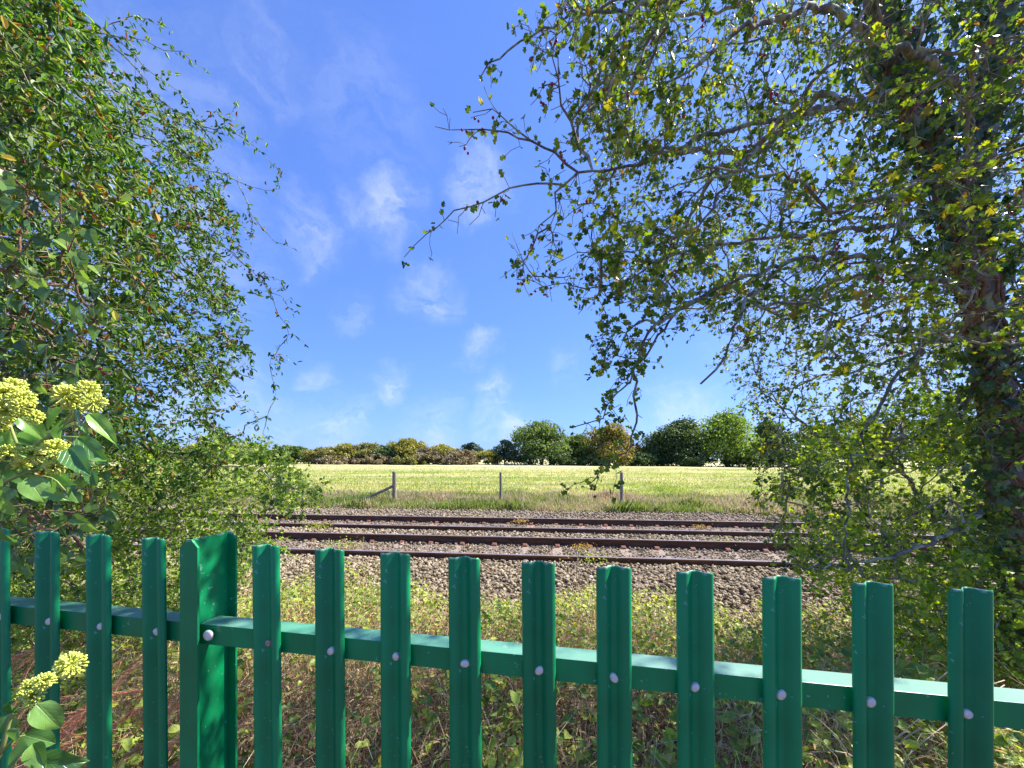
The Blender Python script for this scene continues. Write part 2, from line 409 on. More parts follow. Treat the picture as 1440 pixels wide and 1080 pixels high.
T_HEART = half_leaf([(.22, -.04), (.42, .12), (.40, .38), (.22, .70), (.09, .88)], [0, .3, .6, 1], .3, .35)
T_BRAM = half_leaf([(.25, .12), (.38, .38), (.28, .68)], [0, .5, 1], .3, .3)
def blade_tpl():
    return np.array([(-.5, 0, 0), (.5, 0, 0), (.15, .6, .12), (0, 1, .38)]), np.array([[0, 1, 2], [0, 2, 3]])
T_BLADE = blade_tpl()

def orient(D, N):
    D = norm(D); X = norm(np.cross(D, N)); Z = np.cross(X, D)
    return np.stack([X, D, Z], -1)

def scatter(tpl, P, D, N, S, W=None):
    """returns V, F, rnd arrays"""
    T, F = tpl; R = orient(D, N); n, m = len(P), len(T)
    TT = np.broadcast_to(T, (n, m, 3)).copy()
    if W is not None: TT[:, :, 0] *= W[:, None]
    V = np.einsum('nij,nmj->nmi', R, TT) * S[:, None, None] + P[:, None]
    FF = F[None] + (np.arange(n) * m)[:, None, None]
    return V.reshape(-1, 3), FF.reshape(-1, F.shape[1])

def rnd_dirs(n, r=rng):
    return norm(r.normal(size=(n, 3)))

def leaf_object(name, tpl, P, D, N, S, mat, parent, rv=None, W=None, r=rng):
    V, F = scatter(tpl, P, D, N, S, W)
    if rv is None: rv = r.random(len(P))
    return tag(link(name, make_mesh(name, V, F, mat, rnd=np.repeat(rv, len(tpl[0]))), parent), kind='stuff')

# ------------------------------------------------------------------ terrain
ANG = radians(6.0); CA, SA = cos(ANG), sin(ANG)
def vcoord(X, Y): return Y * CA + X * SA
def track_pt(u, v, z=0.0): return np.array([u * CA + v * SA, v * CA - u * SA, z])
def sstep(a, b, x): t = np.clip((x - a) / (b - a), 0, 1); return t * t * (3 - 2 * t)
def ground_z(X, Y):
    v = vcoord(X, Y)
    z = -0.45 * sstep(1.2, 5.0, v)
    z = z + 0.33 * sstep(11.8, 13.0, v) + 0.07 * sstep(13, 16, v)
    far = sstep(18, 90, v)
    z = z + far * (-0.0075 * np.clip(X, -160, 160)) + far * (vnoise(X / 30, Y / 14, 4) - .5) * 0.5
    z = z + sstep(14, 25, v) * (vnoise(X / 6, Y / 4, 2) - .5) * 0.10
    z = z + (vnoise(X / .5, Y / .5, 3) - .5) * 0.06 * (1 - sstep(4, 5, v))
    return z
def graded(a, b, n, p=2.2):
    t = np.linspace(-1, 1, n); return np.sign(t) * np.abs(t) ** p * b if a < 0 else a + (b - a) * np.linspace(0, 1, n) ** p
gx = graded(-1, 2500, 181, 3.0)
gy = np.concatenate([np.linspace(-40, -3, 12), np.arange(-2.5, 16, .25), np.geomspace(16.2, 3000, 110)])
GX, GY = np.meshgrid(gx, gy)
GV = np.stack([GX.ravel(), GY.ravel(), ground_z(GX, GY).ravel()], 1)
nx, ny = len(gx), len(gy)
i0 = (np.arange(ny - 1)[:, None] * nx + np.arange(nx - 1)[None]).ravel()
GF = np.stack([i0, i0 + 1, i0 + nx + 1, i0 + nx], 1)
def ground_mat():
    m, n, l, b = new_mat('grassland')
    g = n.new('ShaderNodeNewGeometry'); sx = n.new('ShaderNodeSeparateXYZ'); l.new(g.outputs['Position'], sx.inputs[0])
    def nz(scale, vs, det=6):
        mp = n.new('ShaderNodeMapping'); mp.inputs['Scale'].default_value = vs; l.new(g.outputs['Position'], mp.inputs[0])
        q = n.new('ShaderNodeTexNoise'); q.inputs['Scale'].default_value = scale; q.inputs['Detail'].default_value = det
        q.inputs['Roughness'].default_value = .62
        l.new(mp.outputs[0], q.inputs['Vector']); return q
    a = nz(.18, (.28, 1, 1)); rA = ramp(n, [(0.19, 0.29, 0.045), (0.33, 0.37, 0.09), (0.50, 0.46, 0.22)], [.40, .48, .56]); l.new(a.outputs[0], rA.inputs[0])
    c = nz(2.2, (.6, 1, 1)); rC = ramp(n, [(0.62, 0.62, 0.6), (1.25, 1.22, 1.15)], [.35, .68]); l.new(c.outputs[0], rC.inputs[0])
    mx = n.new('ShaderNodeMix'); mx.data_type = 'RGBA'; mx.blend_type = 'MULTIPLY'; mx.inputs[0].default_value = 1
    l.new(rA.outputs[0], mx.inputs[6]); l.new(rC.outputs[0], mx.inputs[7])
    dv = n.new('ShaderNodeMapRange'); dv.inputs['From Min'].default_value = 48; dv.inputs['From Max'].default_value = 62; dv.inputs['To Max'].default_value = .75
    l.new(sx.outputs['Y'], dv.inputs['Value'])
    tan_ = n.new('ShaderNodeMix'); tan_.data_type = 'RGBA'; l.new(dv.outputs[0], tan_.inputs[0]); l.new(mx.outputs[2], tan_.inputs[6]); tan_.inputs[7].default_value = (.50, .45, .25, 1)
    # soil and litter between the fence and the line
    s = nz(9, (1, 1, 1)); rS = ramp(n, [(0.035, 0.022, 0.014), (0.11, 0.065, 0.04), (0.16, 0.11, 0.07)], [.35, .5, .65]); l.new(s.outputs[0], rS.inputs[0])
    va = n.new('ShaderNodeMath'); va.operation = 'MULTIPLY_ADD'; va.inputs[1].default_value = SA
    l.new(sx.outputs['X'], va.inputs[0]); l.new(sx.outputs['Y'], va.inputs[2])
    mr = n.new('ShaderNodeMapRange'); mr.inputs['From Min'].default_value = 12.3; mr.inputs['From Max'].default_value = 13.2
    l.new(va.outputs[0], mr.inputs['Value'])
    m2 = n.new('ShaderNodeMix'); m2.data_type = 'RGBA'
    l.new(mr.outputs[0], m2.inputs[0]); l.new(rS.outputs[0], m2.inputs[6]); l.new(tan_.outputs[2], m2.inputs[7])
    l.new(m2.outputs[2], b.inputs['Base Color']); b.inputs['Roughness'].default_value = .95; b.inputs['Specular IOR Level'].default_value = .1
    bp = n.new('ShaderNodeBump'); bp.inputs['Strength'].default_value = .6; bp.inputs['Distance'].default_value = .15
    l.new(c.outputs[0], bp.inputs['Height']); l.new(bp.outputs[0], b.inputs['Normal'])
    return m
tag(link('ground', make_mesh('ground', GV, GF, ground_mat(), smooth=True)), 'grassy ground with a dry pasture beyond the railway', kind='structure')

# ballast bed: swept cross-section
RAIL_TOP = -0.08
def bed_z(v):
    return np.interp(v, [4.55, 5.75, 6.1, 6.62, 6.8, 8.1, 8.4, 9.1, 9.3, 9.45, 11.0, 11.6, 12.9, 13.2], [-0.52, -0.25, -0.205, -.185, -.25, -.25, -.25, -.20, -.20, -.25, -.24, -0.20, -0.13, -0.22])
vs = np.array([4.5, 4.75, 5.0, 5.25, 5.5, 5.75, 6.1, 6.8, 7.6, 8.4, 9.0, 9.6, 10.4, 11.2, 11.6, 12.2, 12.9, 13.25]); us = np.linspace(-45, 45, 361)
UU, VV = np.meshgrid(us, vs)
ZZ = bed_z(VV) + (vnoise(UU * 2.1, VV * 2.3, 8) - .5) * .05 - 0.015
BV = np.stack([UU * CA + VV * SA, VV * CA - UU * SA, ZZ], -1).reshape(-1, 3)
a_, b_ = len(us), len(vs)
j0 = (np.arange(b_ - 1)[:, None] * a_ + np.arange(a_ - 1)[None]).ravel()
tag(link('ballast_bed', make_mesh('ballast_bed', BV, np.stack([j0, j0 + 1, j0 + a_ + 1, j0 + a_], 1), M_BED, smooth=True)),
    'raised bed of track ballast under both railway tracks', kind='structure')

# loose stones: icosahedra squashed
def ico():
    p = (1 + 5 ** .5) / 2
    V = norm(np.array([(-1, p, 0), (1, p, 0), (-1, -p, 0), (1, -p, 0), (0, -1, p), (0, 1, p), (0, -1, -p), (0, 1, -p), (p, 0, -1), (p, 0, 1), (-p, 0, -1), (-p, 0, 1)], float))
    F = np.array([(0, 11, 5), (0, 5, 1), (0, 1, 7), (0, 7, 10), (0, 10, 11), (1, 5, 9), (5, 11, 4), (11, 10, 2), (10, 7, 6), (7, 1, 8), (3, 9, 4), (3, 4, 2), (3, 2, 6), (3, 6, 8), (3, 8, 9), (4, 9, 5), (2, 4, 11), (6, 2, 10), (8, 6, 7), (9, 8, 1)])
    return V, F
ICO = ico()
def stones(P, S, r):
    n = len(P); T, F = ICO
    D, N = rnd_dirs(n, r), rnd_dirs(n, r); R = orient(D, N)
    TT = T[None] * (0.72 + .5 * r.random((n, 12, 1))) * (0.6 + .7 * r.random((n, 1, 3)))
    V = np.einsum('nij,nmj->nmi', R, TT) * S[:, None, None]; V[:, :, 2] *= .8; V += P[:, None]
    return V.reshape(-1, 3), (F[None] + (np.arange(n) * 12)[:, None, None]).reshape(-1, 3)
def stone_pts(v0, v1, u0, u1, dens, r):
    n = int((v1 - v0) * (u1 - u0) * dens)
    v = r.uniform(v0, v1, n); u = r.uniform(u0, u1, n)
    return u, v
parts_u, parts_v, parts_s = [], [], []
for (v0, v1, u0, u1, dens, s0, s1) in [(4.6, 6.66, -8.5, 9.5, 780, .014, .036), (6.75, 8.2, -11, 11, 330, .014, .028), (8.3, 9.45, -10, 10, 420, .024, .040),
                                       (9.45, 10.8, -14, 14, 240, .014, .026), (10.9, 13.1, -14, 14, 230, .024, .038)]:
    u, v = stone_pts(v0, v1, u0, u1, dens, rng); parts_u.append(u); parts_v.append(v); parts_s.append(rng.uniform(s0, s1, len(u)))
su, sv, ss = map(np.concatenate, (parts_u, parts_v, parts_s))
on_slp = (np.abs(((su - .1) / .68 + .5) % 1 - .5) * .68 < .10) & (((sv > 6.75) & (sv < 8.2)) | ((sv > 9.45) & (sv < 10.8)))
kp = ~(on_slp & (rng.random(len(su)) < .72)); su, sv, ss = su[kp], sv[kp], ss[kp]
sP = np.stack([su * CA + sv * SA, sv * CA - su * SA, bed_z(sv) + rng.uniform(-.01, .025, len(su))], 1)
SV, SF = stones(sP, ss, rng)
tag(link('ballast', make_mesh('ballast', SV, SF, M_STONE, rnd=np.repeat(np.clip(rng.normal(.5, .24, len(su)), 0, 1), 12))),
    'loose grey brown ballast stones around the tracks', 'ballast', kind='stuff')

# ------------------------------------------------------------------ railway tracks
def rail_mesh(v, u0=-45, u1=45):
    # bullhead / flat bottom section, height .159
    prof = [(-.065, 0), (.065, 0), (.065, .010), (.012, .028), (.010, .115), (.034, .125), (.034, .152), (.026, .159), (-.026, .159), (-.034, .152), (-.034, .125), (-.010, .115), (-.012, .028), (-.065, .010)]
    k = len(prof); V = []; z0 = RAIL_TOP - .159
    for u in (u0, u1):
        for (a, h) in prof: V.append(track_pt(u, v + a, z0 + h))
    F = [[i, (i + 1) % k, (i + 1) % k + k, i + k] for i in range(k)] + [list(range(k))[::-1], list(range(k, 2 * k))]
    M = [1 if i == 7 else 0 for i in range(k)] + [0, 0]
    return make_mesh('rail', V, F, [M_RAIL, M_RAILTOP], midx=M)
def sleeper_mesh(mat):
    mb = MB(); L, W, H = 2.5, .26, .18
    V = [(-W / 2, -L / 2, -H), (W / 2, -L / 2, -H), (W / 2, L / 2, -H), (-W / 2, L / 2, -H),
         (-W / 2 + .025, -L / 2 + .03, 0), (W / 2 - .025, -L / 2 + .03, 0), (W / 2 - .025, L / 2 - .03, 0), (-W / 2 + .025, L / 2 - .03, 0),
         (-W / 2 + .03, -.35, -.02), (W / 2 - .03, -.35, -.02), (W / 2 - .03, .35, -.02), (-W / 2 + .03, .35, -.02)]
    F = [[0, 3, 2, 1], [0, 1, 5, 4], [2, 3, 7, 6], [1, 2, 6, 10, 9, 5], [3, 0, 4, 8, 11, 7], [4, 5, 9, 8], [8, 9, 10, 11], [11, 10, 6, 7]]
    return make_mesh('sleeper', V, F, mat)
def clip_mesh():
    mb = MB()
    for s in (1,):
        mb.add([(-.06, .066, .002), (.06, .066, .002), (.06, .15, .002), (-.06, .15, .002), (-.045, .070, .05), (.045, .070, .05), (.03, .135, .022), (-.03, .135, .022)],
               [[0, 3, 2, 1], [0, 1, 5, 4], [1, 2, 6, 5], [2, 3, 7, 6], [3, 0, 4, 7], [4, 5, 6, 7]])
    return mb.mesh('fastening', M_CLIP)
CLIP = clip_mesh()
def track(v_near, v_far, mat, label, sl_z):
    vm = (v_near + v_far) / 2
    base = track_pt(0, vm, -.25)
    t = empty('railway_track', base, label, 'railway track', 'railway tracks')
    for v in (v_near, v_far):
        r = link('rail', rail_mesh(v), t, loc=-base)
    sm = sleeper_mesh(mat)
    for k in range(-32, 33):
        u = k * .68 + .1 + rng.normal() * .012
        p = track_pt(u, vm, sl_z) - base
        s = link('sleeper', sm, t, loc=p, rot=(0, 0, -ANG + rng.normal() * .01))
        if abs(k) < 17:
            for v in (v_near, v_far):
                for q in (0, pi): link('fastening', CLIP, s, loc=(0, v - vm, 0.0), rot=(0, 0, q))
    return t
track(6.74 * CA, 8.26 * CA, M_CONC, 'nearer railway track, rusty rails on pale concrete sleepers beside the stone shoulder', RAIL_TOP - .162)
track(9.41 * CA, 10.9 * CA, M_CONCRED, 'farther railway track with reddish stained sleepers, next to the grass field', RAIL_TOP - .162)

# ------------------------------------------------------------------ palisade fence
TF = 0.141; FA = math.atan(TF)
FDIR = np.array([cos(FA), -sin(FA), 0.0]); FN = np.array([sin(FA), cos(FA), 0.0])   # FN points away from the camera
F0 = np.array([0, .74, 0.0])
def fpt(X, back=0.0, z=0.0):       # X = world x of the fence line at that pale
    return F0 + FDIR * (X / cos(FA)) + FN * back + np.array([0, 0, z])
SLP = 0.0248
def top_z(X): return CAMZ - (.1975 + SLP * X)
def rail_z(X): return CAMZ - (.3855 + SLP * X)         # top edge of the rail
fence = empty('palisade_fence', fpt(0, 0, 0), 'green steel palisade fence with W shaped pales and galvanised bolts in the foreground', 'fence')
fb = np.array(fence.location)
def pale_mesh():
    prof = [(-.0325, .009), (-.0305, .004), (-.026, .0008), (-.021, 0), (-.0165, .0012), (-.012, .0048), (-.0070, .0110), (-.0025, .0145), (.0025, .0145), (.0070, .0110), (.012, .0048),
            (.0165, .0012), (.021, 0), (.026, .0008), (.0305, .004), (.0325, .009)]
    P = np.array(prof); T = np.gradient(P, axis=0); Nn = norm(np.stack([-T[:, 1], T[:, 0]], 1)); Q = P + Nn * .0028
    k = len(P); V, F = [], []
    zs = [-1.40, -.004, 0]
    for zi, z in enumerate(zs):
        sh = 0.0 if zi < 2 else .0012
        for p in P + Nn * sh: V.append((p[0], p[1], z - (.004 if abs(p[0]) > .031 and zi == 2 else 0)))
        for p in Q - Nn * sh: V.append((p[0], p[1], z - (.004 if abs(p[0]) > .031 and zi == 2 else 0)))
    for b in (0, 1):
        o, o2 = b * 2 * k, (b + 1) * 2 * k
        for i in range(k - 1):
            F.append([o + i, o + i + 1, o2 + i + 1, o2 + i])
            F.append([o + k + i + 1, o + k + i, o2 + k + i, o2 + k + i + 1])
        F.append([o + k, o, o2, o2 + k]); F.append([o + k - 1, o + 2 * k - 1, o2 + 2 * k - 1, o2 + k - 1])
    o = 4 * k
    for i in range(k - 1): F.append([o + i, o + i + 1, o + k + i + 1, o + k + i])
    me = make_mesh('pale', V, F, M_PAINT, smooth=True)
    for p in me.polygons:
        if abs(p.normal.z) > .5: p.use_smooth = False
    return me
PALE = pale_mesh()
def bolt_mesh(r=.0082, mat=M_ZINC, sq=1.0):
    mb = MB(); n = 12; rings = [(r * 1.0, 0), (r * 1.0, -.0030), (r * .93, -.0046), (r * .70, -.0058), (r * .3, -.0062)]
    V = [];  F = []
    for rr, y in rings:
        for j in range(n):
            a = j * 2 * pi / n; V.append((rr * cos(a), y, rr * sin(a) * sq))
    for i in range(len(rings) - 1):
        for j in range(n): F.append([i * n + j, i * n + (j + 1) % n, (i + 1) * n + (j + 1) % n, (i + 1) * n + j])
    V.append((0, -.0064, 0)); c = len(V) - 1
    for j in range(n): F.append([(len(rings) - 1) * n + j, (len(rings) - 1) * n + (j + 1) % n, c])
    mb.add(V, F)
    # sheared collar mark in the middle of the head
    return mb.mesh('bolt', mat, smooth=True)
BOLT, BOLT_R, BOLT_BIG = bolt_mesh(.0078, sq=1.2), bolt_mesh(.0078, M_ZINC_RUST), bolt_mesh(.0115)
bolt_px = [1371, 1232, 1103, 979, 864, 756, 651, 553, 460, 370, 211, 133, 61]
Xs = []
for px in bolt_px:
    q = (px - CX) / FPX; Y = .74 / (1 + TF * q); Xs.append(q * Y)
Xs += [Xs[-1] - .142, Xs[-1] - .284, Xs[-1] - .426, Xs[-1] - .568, Xs[0] + .144, Xs[0] + .287, Xs[0] + .43, Xs[0] + .57]
for i, X in enumerate(Xs):
    tz = top_z(X)
    o = link('pale', PALE, fence, loc=fpt(X, 0, tz) - fb, rot=(rng.normal() * .003, -.006 + rng.normal() * .003, -FA + rng.normal() * .02))
    rusty = i in (9, 16)
    b = link('bolt', BOLT_R if rusty else BOLT, o, loc=(rng.normal() * .0008, .0140, rail_z(X) - .024 - tz + rng.normal() * .001), rot=(rng.normal() * .09, rng.uniform(0, 3), rng.normal() * .09), scale=(rng.uniform(.92, 1.08), rng.uniform(.9, 1.25), rng.uniform(.92, 1.12)))
    if rusty: b['label'] = 'rust stained brown bolt head'
# posts
def post_mesh(w=.044, d=.102, tf=.005, tw=.0045, ch=.017, H=1.45):
    mb = MB()
    def plate(pts, a0, a1, axis):
        pass
    for (y0, y1) in ((0, tf), (d - tf, d)):       # flanges with clipped corners
        out = [(-w / 2, -H), (w / 2, -H), (w / 2, -ch), (w / 2 - ch * .9, 0), (-w / 2 + ch * .9, 0), (-w / 2, -ch)]
        V = [(x, y0, z) for x, z in out] + [(x, y1, z) for x, z in out]; k = 6
        F = [list(range(k)), list(range(k, 2 * k))[::-1]] + [[i, i + k, (i + 1) % k + k, (i + 1) % k] for i in range(k)]
        mb.add(V, F)
    mb.box(-tw / 2, tw / 2, tf - .0005, d - tf + .0005, -H, -.0005)
    # rail slot in the web: dark recess plate is a real short slotted lug
    me = mb.mesh('post', M_PAINT)
    return me
POST = post_mesh()
PX1 = -.703
for X in (PX1, PX1 + 2.75, PX1 - 2.75):
    p = link('post', POST, fence, loc=fpt(X, -.004, CAMZ - .1765 - SLP * (X - PX1)) - fb, rot=(0, 0, -FA))
    link('bolt', BOLT_BIG, p, loc=(.034, .016, -.212)) if X == PX1 else None
# slot lug / sealant at the rail end
def fence_rail(X0, X1, zoff=0.0):
    mb = MB(); t = .005; h, w = .0445, .048; V = []
    for X in (X0, X1):
        z = rail_z(X) + zoff
        for (bk, dz) in [(.0178, 0), (.0178 + w, 0), (.0178 + w, -t), (.0178 + t, -t), (.0178 + t, -h), (.0178, -h)]:
            V.append(fpt(X, bk, z + dz) - fb)
    k = 6; F = [[i, i + k, (i + 1) % k + k, (i + 1) % k] for i in range(k)] + [list(range(k)), list(range(k, 2 * k))[::-1]]
    mb.add(V, F); me = mb.mesh('rail', M_PAINT_GLARE)
    o = link('rail', me, fence)
    m = o.modifiers.new('bevel', 'BEVEL'); m.width = .0012; m.segments = 2; m.limit_method = 'ANGLE'
    return o
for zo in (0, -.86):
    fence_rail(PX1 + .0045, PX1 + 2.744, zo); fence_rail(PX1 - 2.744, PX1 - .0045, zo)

# ------------------------------------------------------------------ post and wire fence on the field edge
wf = empty('wire_fence', at(704, 708, 14.0), 'weathered wooden post and wire fence along the edge of the dry grass field', 'fence')
wb = np.array(wf.location)
def wpost(px, top, bot, w, d, lab=None):
    p = at(px, bot, d); h = (bot - top) / FPX * d
    mb = MB(); n = 10
    pts = [(0, 0, -.35), (0, 0, 0), (.003, 0, h * .5), (0, 0, h - .02), (0, 0, h)]
    mb.tube(pts, [w / 2, w / 2, w / 2 * .97, w / 2 * .95, w / 2 * .8], n)
    o = link('post', mb.mesh('post', M_WOOD), wf, loc=p - wb)
    if lab: o['label'] = lab
    return p, h
def fd(px):  # depth of the wire fence line at this pixel column
    v = 14.0; q = (px - CX) / FPX; return v / (CA + q * SA)
wpost(554.5, 663, 709, .16, fd(554.5), 'thick straining post with a leaning brace')
for px, w in ((704, .10), (874, .115), (1100, .10), (398, .10), (250, .10), (1240, .1), (1435, .1), (110, .1), (-30, .1)):
    wpost(px, 664, 708, w, fd(px))
mb = MB(); a = at(552, 684, fd(552)); b = at(506, 706, fd(506) + .1)
mb.tube([a - wb, (a + b) / 2 - wb + np.array([0, 0, .01]), b - wb], .055, 8)
link('brace', mb.mesh('brace', M_WOOD), wf)
for hz in (.20, .45, .72, .98):
    mb = MB(); pts = []
    for u in np.arange(-18, 24, 1.0): 
        p = track_pt(u, 13.95, 0); p[2] = -.06 + hz + .006 * sin(u * 1.7); pts.append(p - wb)
    mb.tube(pts, .0035, 4); link('wire', mb.mesh('wire', M_WIRE), wf)

# ------------------------------------------------------------------ far trees
def crown_mesh(w, h, d, mat, r, nclump, leaf, base=0.05, squash=1.0):
    """clumps of small leaf faces on overlapping lobes; w,h,d full sizes, base=height fraction where crown starts"""
    nl = int(24 + w * 2.4)
    L = []
    for i in range(nl):
        t = r.random(); z = base + (1 - base) * t ** .85
        prof = (sin(pi * min(.97, .24 + .76 * t)) ** .55) if t < .97 else .3
        a = r.uniform(0, 2 * pi); rr = r.uniform(.25, .8) * prof
        L.append((cos(a) * rr * w / 2, sin(a) * rr * d / 2, z * h * r.uniform(.78, .93), r.uniform(.11, .27) * min(w, h * 1.1) * (.65 + .5 * prof)))
    L = np.array(L); k = r.integers(0, nl, nclump)
    n = rnd_dirs(nclump, r); n[:, 2] = np.where(r.random(nclump) < .7, np.abs(n[:, 2]), n[:, 2])
    rad = L[k, 3] * (1 - .3 * r.random(nclump) ** 2 + .35 * r.random(nclump) * (r.random(nclump) > .82)); P = L[k, :3] + n * rad[:, None] * np.array([1, 1, .82])
    P[:, 2] = np.maximum(P[:, 2], .1)
    D = norm(n * .3 + rnd_dirs(nclump, r)); N = norm(n + .7 * rnd_dirs(nclump, r))
    S = leaf * r.uniform(.6, 1.4, nclump)
    T = (np.array([(-.45, 0, 0), (.45, .05, .08), (.38, .8, .0), (-.1, 1.0, .12), (-.5, .6, -.05)]), np.array([[0, 1, 2, 3, 4]]))
    V, F = scatter(T, P, D, N, S)
    lob = r.random(nl)
    rv = np.clip(.55 * lob[k] + .45 * r.random(nclump), 0, 1)
    return make_mesh('crown', V, F, mat, rnd=np.repeat(rv, 5))
FM = {
 'dark': leaf_mat('far_dark_foliage', [(.03, .055, .022), (.06, .10, .03), (.11, .16, .04)], trans=.3),
 'green': leaf_mat('far_green_foliage', [(.055, .09, .025), (.11, .17, .04), (.19, .25, .06)], trans=.4),
 'bright': leaf_mat('far_bright_foliage', [(.06, .10, .02), (.14, .22, .035), (.24, .32, .055)], trans=.4),
 'olive': leaf_mat('far_olive_foliage', [(.09, .10, .025), (.18, .18, .045), (.27, .25, .08)], trans=.3),
 'yellow': leaf_mat('far_yellow_foliage', [(.13, .14, .025), (.25, .24, .045), (.34, .31, .07)], trans=.3),
 'brown': leaf_mat('far_brown_foliage', [(.12, .10, .05), (.23, .19, .10), (.32, .27, .15)], trans=.3),
 'orange': leaf_mat('far_turning_foliage', [(.08, .11, .025), (.20, .18, .04), (.36, .24, .05)], trans=.3),
 'blue': leaf_mat('far_bluish_foliage', [(.02, .04, .03), (.035, .065, .04), (.06, .095, .05)], trans=.2)}
def far_tree(px, top, w_px, kind, d, label, name='tree', cat='tree', grp=None, bot=657):
    r = np.random.default_rng(int(px) * 7 + 3)
    if px < 700 and (657 - top) < 40: w_px *= 1.35
    X = (px - CX) / FPX * d; gz = float(ground_z(np.array([X]), np.array([d]))[0])
    w = w_px / FPX * d; h = CAMZ + (HY - top) / FPX * d - gz
    t = empty(name, (X, d, gz), label, cat, grp)
    n = int(np.clip(w * h * 110, 1800, 15000))
    link('crown', crown_mesh(w, h, w * .8, FM[kind], r, n, .34 if w > 8 else .28), t)
    hh = h * .6
    for s in range(1 if w < 7 else 3):
        a = r.uniform(0, 6.28); e = np.array([cos(a) * w * .18, sin(a) * w * .1, hh])
        mb = MB(); mb.tube([(e[0] * .08, e[1] * .08, -.2), tuple(e * np.array([.25, .25, .35])), tuple(e)], [.022 * h, .018 * h, .006 * h], 7)
        link('trunk', mb.mesh('trunk', M_FARBARK), t)
TG = 'trees and bushes along the far edge of the field'
far = [
 (762, 591, 84, 'green', 100, 'large round green tree, tallest left of the orange tinged one on the skyline'),
 (857, 598, 74, 'orange', 99, 'round tree with orange and yellow turning top on the far field edge'),
 (1022, 580, 104, 'bright', 98, 'broad bright green tree, highest of the far dark clump at the right of the field'),
 (962, 590, 74, 'dark', 100, 'dark green tree leaning against the left flank of the broad bright green far tree'),
 (925, 611, 56, 'dark', 102, 'lower dark tree sloping down at the left end of the big far clump'),
 (710, 619, 40, 'blue', 98, 'small dark bluish conical tree left of the large round green tree'),
 (808, 613, 62, 'green', 104, 'mid height tree filling the gap between the round green and orange topped trees'),
 (890, 627, 42, 'olive', 103, 'low olive bush right of the orange topped tree'),
 (1082, 596, 74, 'dark', 101, 'dark tree on the right shoulder of the far clump, partly behind near branches'),
 (662, 622, 28, 'blue', 116, 'small dark round tree top poking up behind the hedge, right of its middle'),
 (574, 618, 54, 'yellow', 101, 'yellow olive tree with pointed top, highest in the left hedgerow'),
 (622, 624, 38, 'yellow', 100, 'small yellow green tree between brown bushes in the hedgerow'),
 (648, 633, 60, 'brown', 97, 'brownish low bush below the small round dark tree top'),
 (603, 631, 50, 'brown', 98, 'brownish bush just right of the pointed yellow olive tree'),
 (684, 634, 42, 'yellow', 98, 'yellowish low bush left of the dark bluish tree'),
 (545, 628, 44, 'dark', 100, 'dark green bush left of the pointed yellow olive tree'),
 (518, 623, 48, 'olive', 101, 'olive bush with rounded ochre top in the left hedgerow'),
 (488, 624, 48, 'yellow', 100, 'yellow olive bush near the left end of the visible hedgerow'),
 (455, 630, 56, 'olive', 98, 'low pale olive bush, second from the left end of the hedgerow'),
 (412, 627, 58, 'green', 100, 'green bush at the left end of the hedgerow beside the near leafy twigs'),
 (355, 626, 70, 'green', 101, None), (290, 625, 70, 'olive', 100, None), (215, 622, 80, 'green', 101, None), (130, 622, 90, 'dark', 100, None), (30, 620, 100, 'green', 101, None),
 (1150, 602, 84, 'green', 100, None), (1230, 606, 90, 'dark', 100, None), (1320, 600, 100, 'green', 100, None), (1420, 604, 110, 'dark', 100, None),
 (735, 640, 40, 'dark', 97, 'dark scrub at the left foot of the large round green tree'),
 (790, 640, 50, 'dark', 96, 'dark scrub at the right foot of the large round green tree'),
 (832, 640, 46, 'dark', 96, 'dark scrub at the left foot of the orange topped tree'),
 (903, 638, 50, 'dark', 96, 'dark low scrub left of the lower sloping dark tree'),
 (975, 632, 70, 'dark', 95, 'dark scrub at the foot of the big far clump, left half'),
 (1045, 634, 70, 'dark', 95, 'dark scrub at the foot of the broad bright green far tree'),
 (530, 640, 60, 'brown', 97, 'pale brown scrub in front of the hedgerow, left part'),
 (470, 641, 60, 'brown', 96, 'pale brown scrub in front of the hedgerow, at its far left'),
 (575, 641, 60, 'olive', 96, 'low olive scrub in front of the pointed yellow olive tree')]
for (px, top, w, k, d, lab) in far:
    small = (657 - top) < 28
    if lab is None:
        side = [q[0] for q in far if q[5] is None and (q[0] < 700) == (px < 700)]; side.sort(reverse=px < 700)
        nth = ['first', 'second', 'third', 'fourth', 'fifth'][side.index(px)]
        lab = f'{nth} distant tree outward from the open view, behind the near leaves at the ' + ('left' if px < 700 else 'right')
        far_tree(px, top, w, k, d, lab, grp='distant trees behind the near leaves at the ' + ('left' if px < 700 else 'right'))
    else:
        far_tree(px, top, w, k, d, lab, 'bush' if small else 'tree', 'bush' if small else 'tree', TG)

# ------------------------------------------------------------------ field grass
r = np.random.default_rng(5)
def grass(name, n, v0, v1, umax, h0, h1, wdt, mat, label, p=1.0):
    v = v0 + (v1 - v0) * r.random(n) ** p; um = umax * v / v1 if p > 1.01 else np.full(n, umax); u = r.uniform(-1, 1, n) * um * (1.0)
    X, Y = u * CA + v * SA, v * CA - u * SA
    tuft = vnoise(X * 1.1, Y * 1.1, 7)
    P = np.stack([X, Y, ground_z(X, Y) - .01], 1)
    D = norm(np.stack([r.normal(.12, .28, n), r.normal(0, .28, n), np.ones(n)], 1)); N = rnd_dirs(n, r)
    S = (h0 + (h1 - h0) * r.random(n)) * (.45 + 1.0 * tuft)
    V, F = scatter(T_BLADE, P, D, N, S, W=wdt / S * (1 + r.random(n)))
    rv = np.clip(.45 * vnoise(X * .5, Y * .9, 9) + .25 * vnoise(X * 2.5, Y * 2.5, 12) + .3 * r.random(n), 0, 1)
    return tag(link(name, make_mesh(name, V, F, mat, rnd=np.repeat(rv, 4))), label, 'grass', kind='stuff')
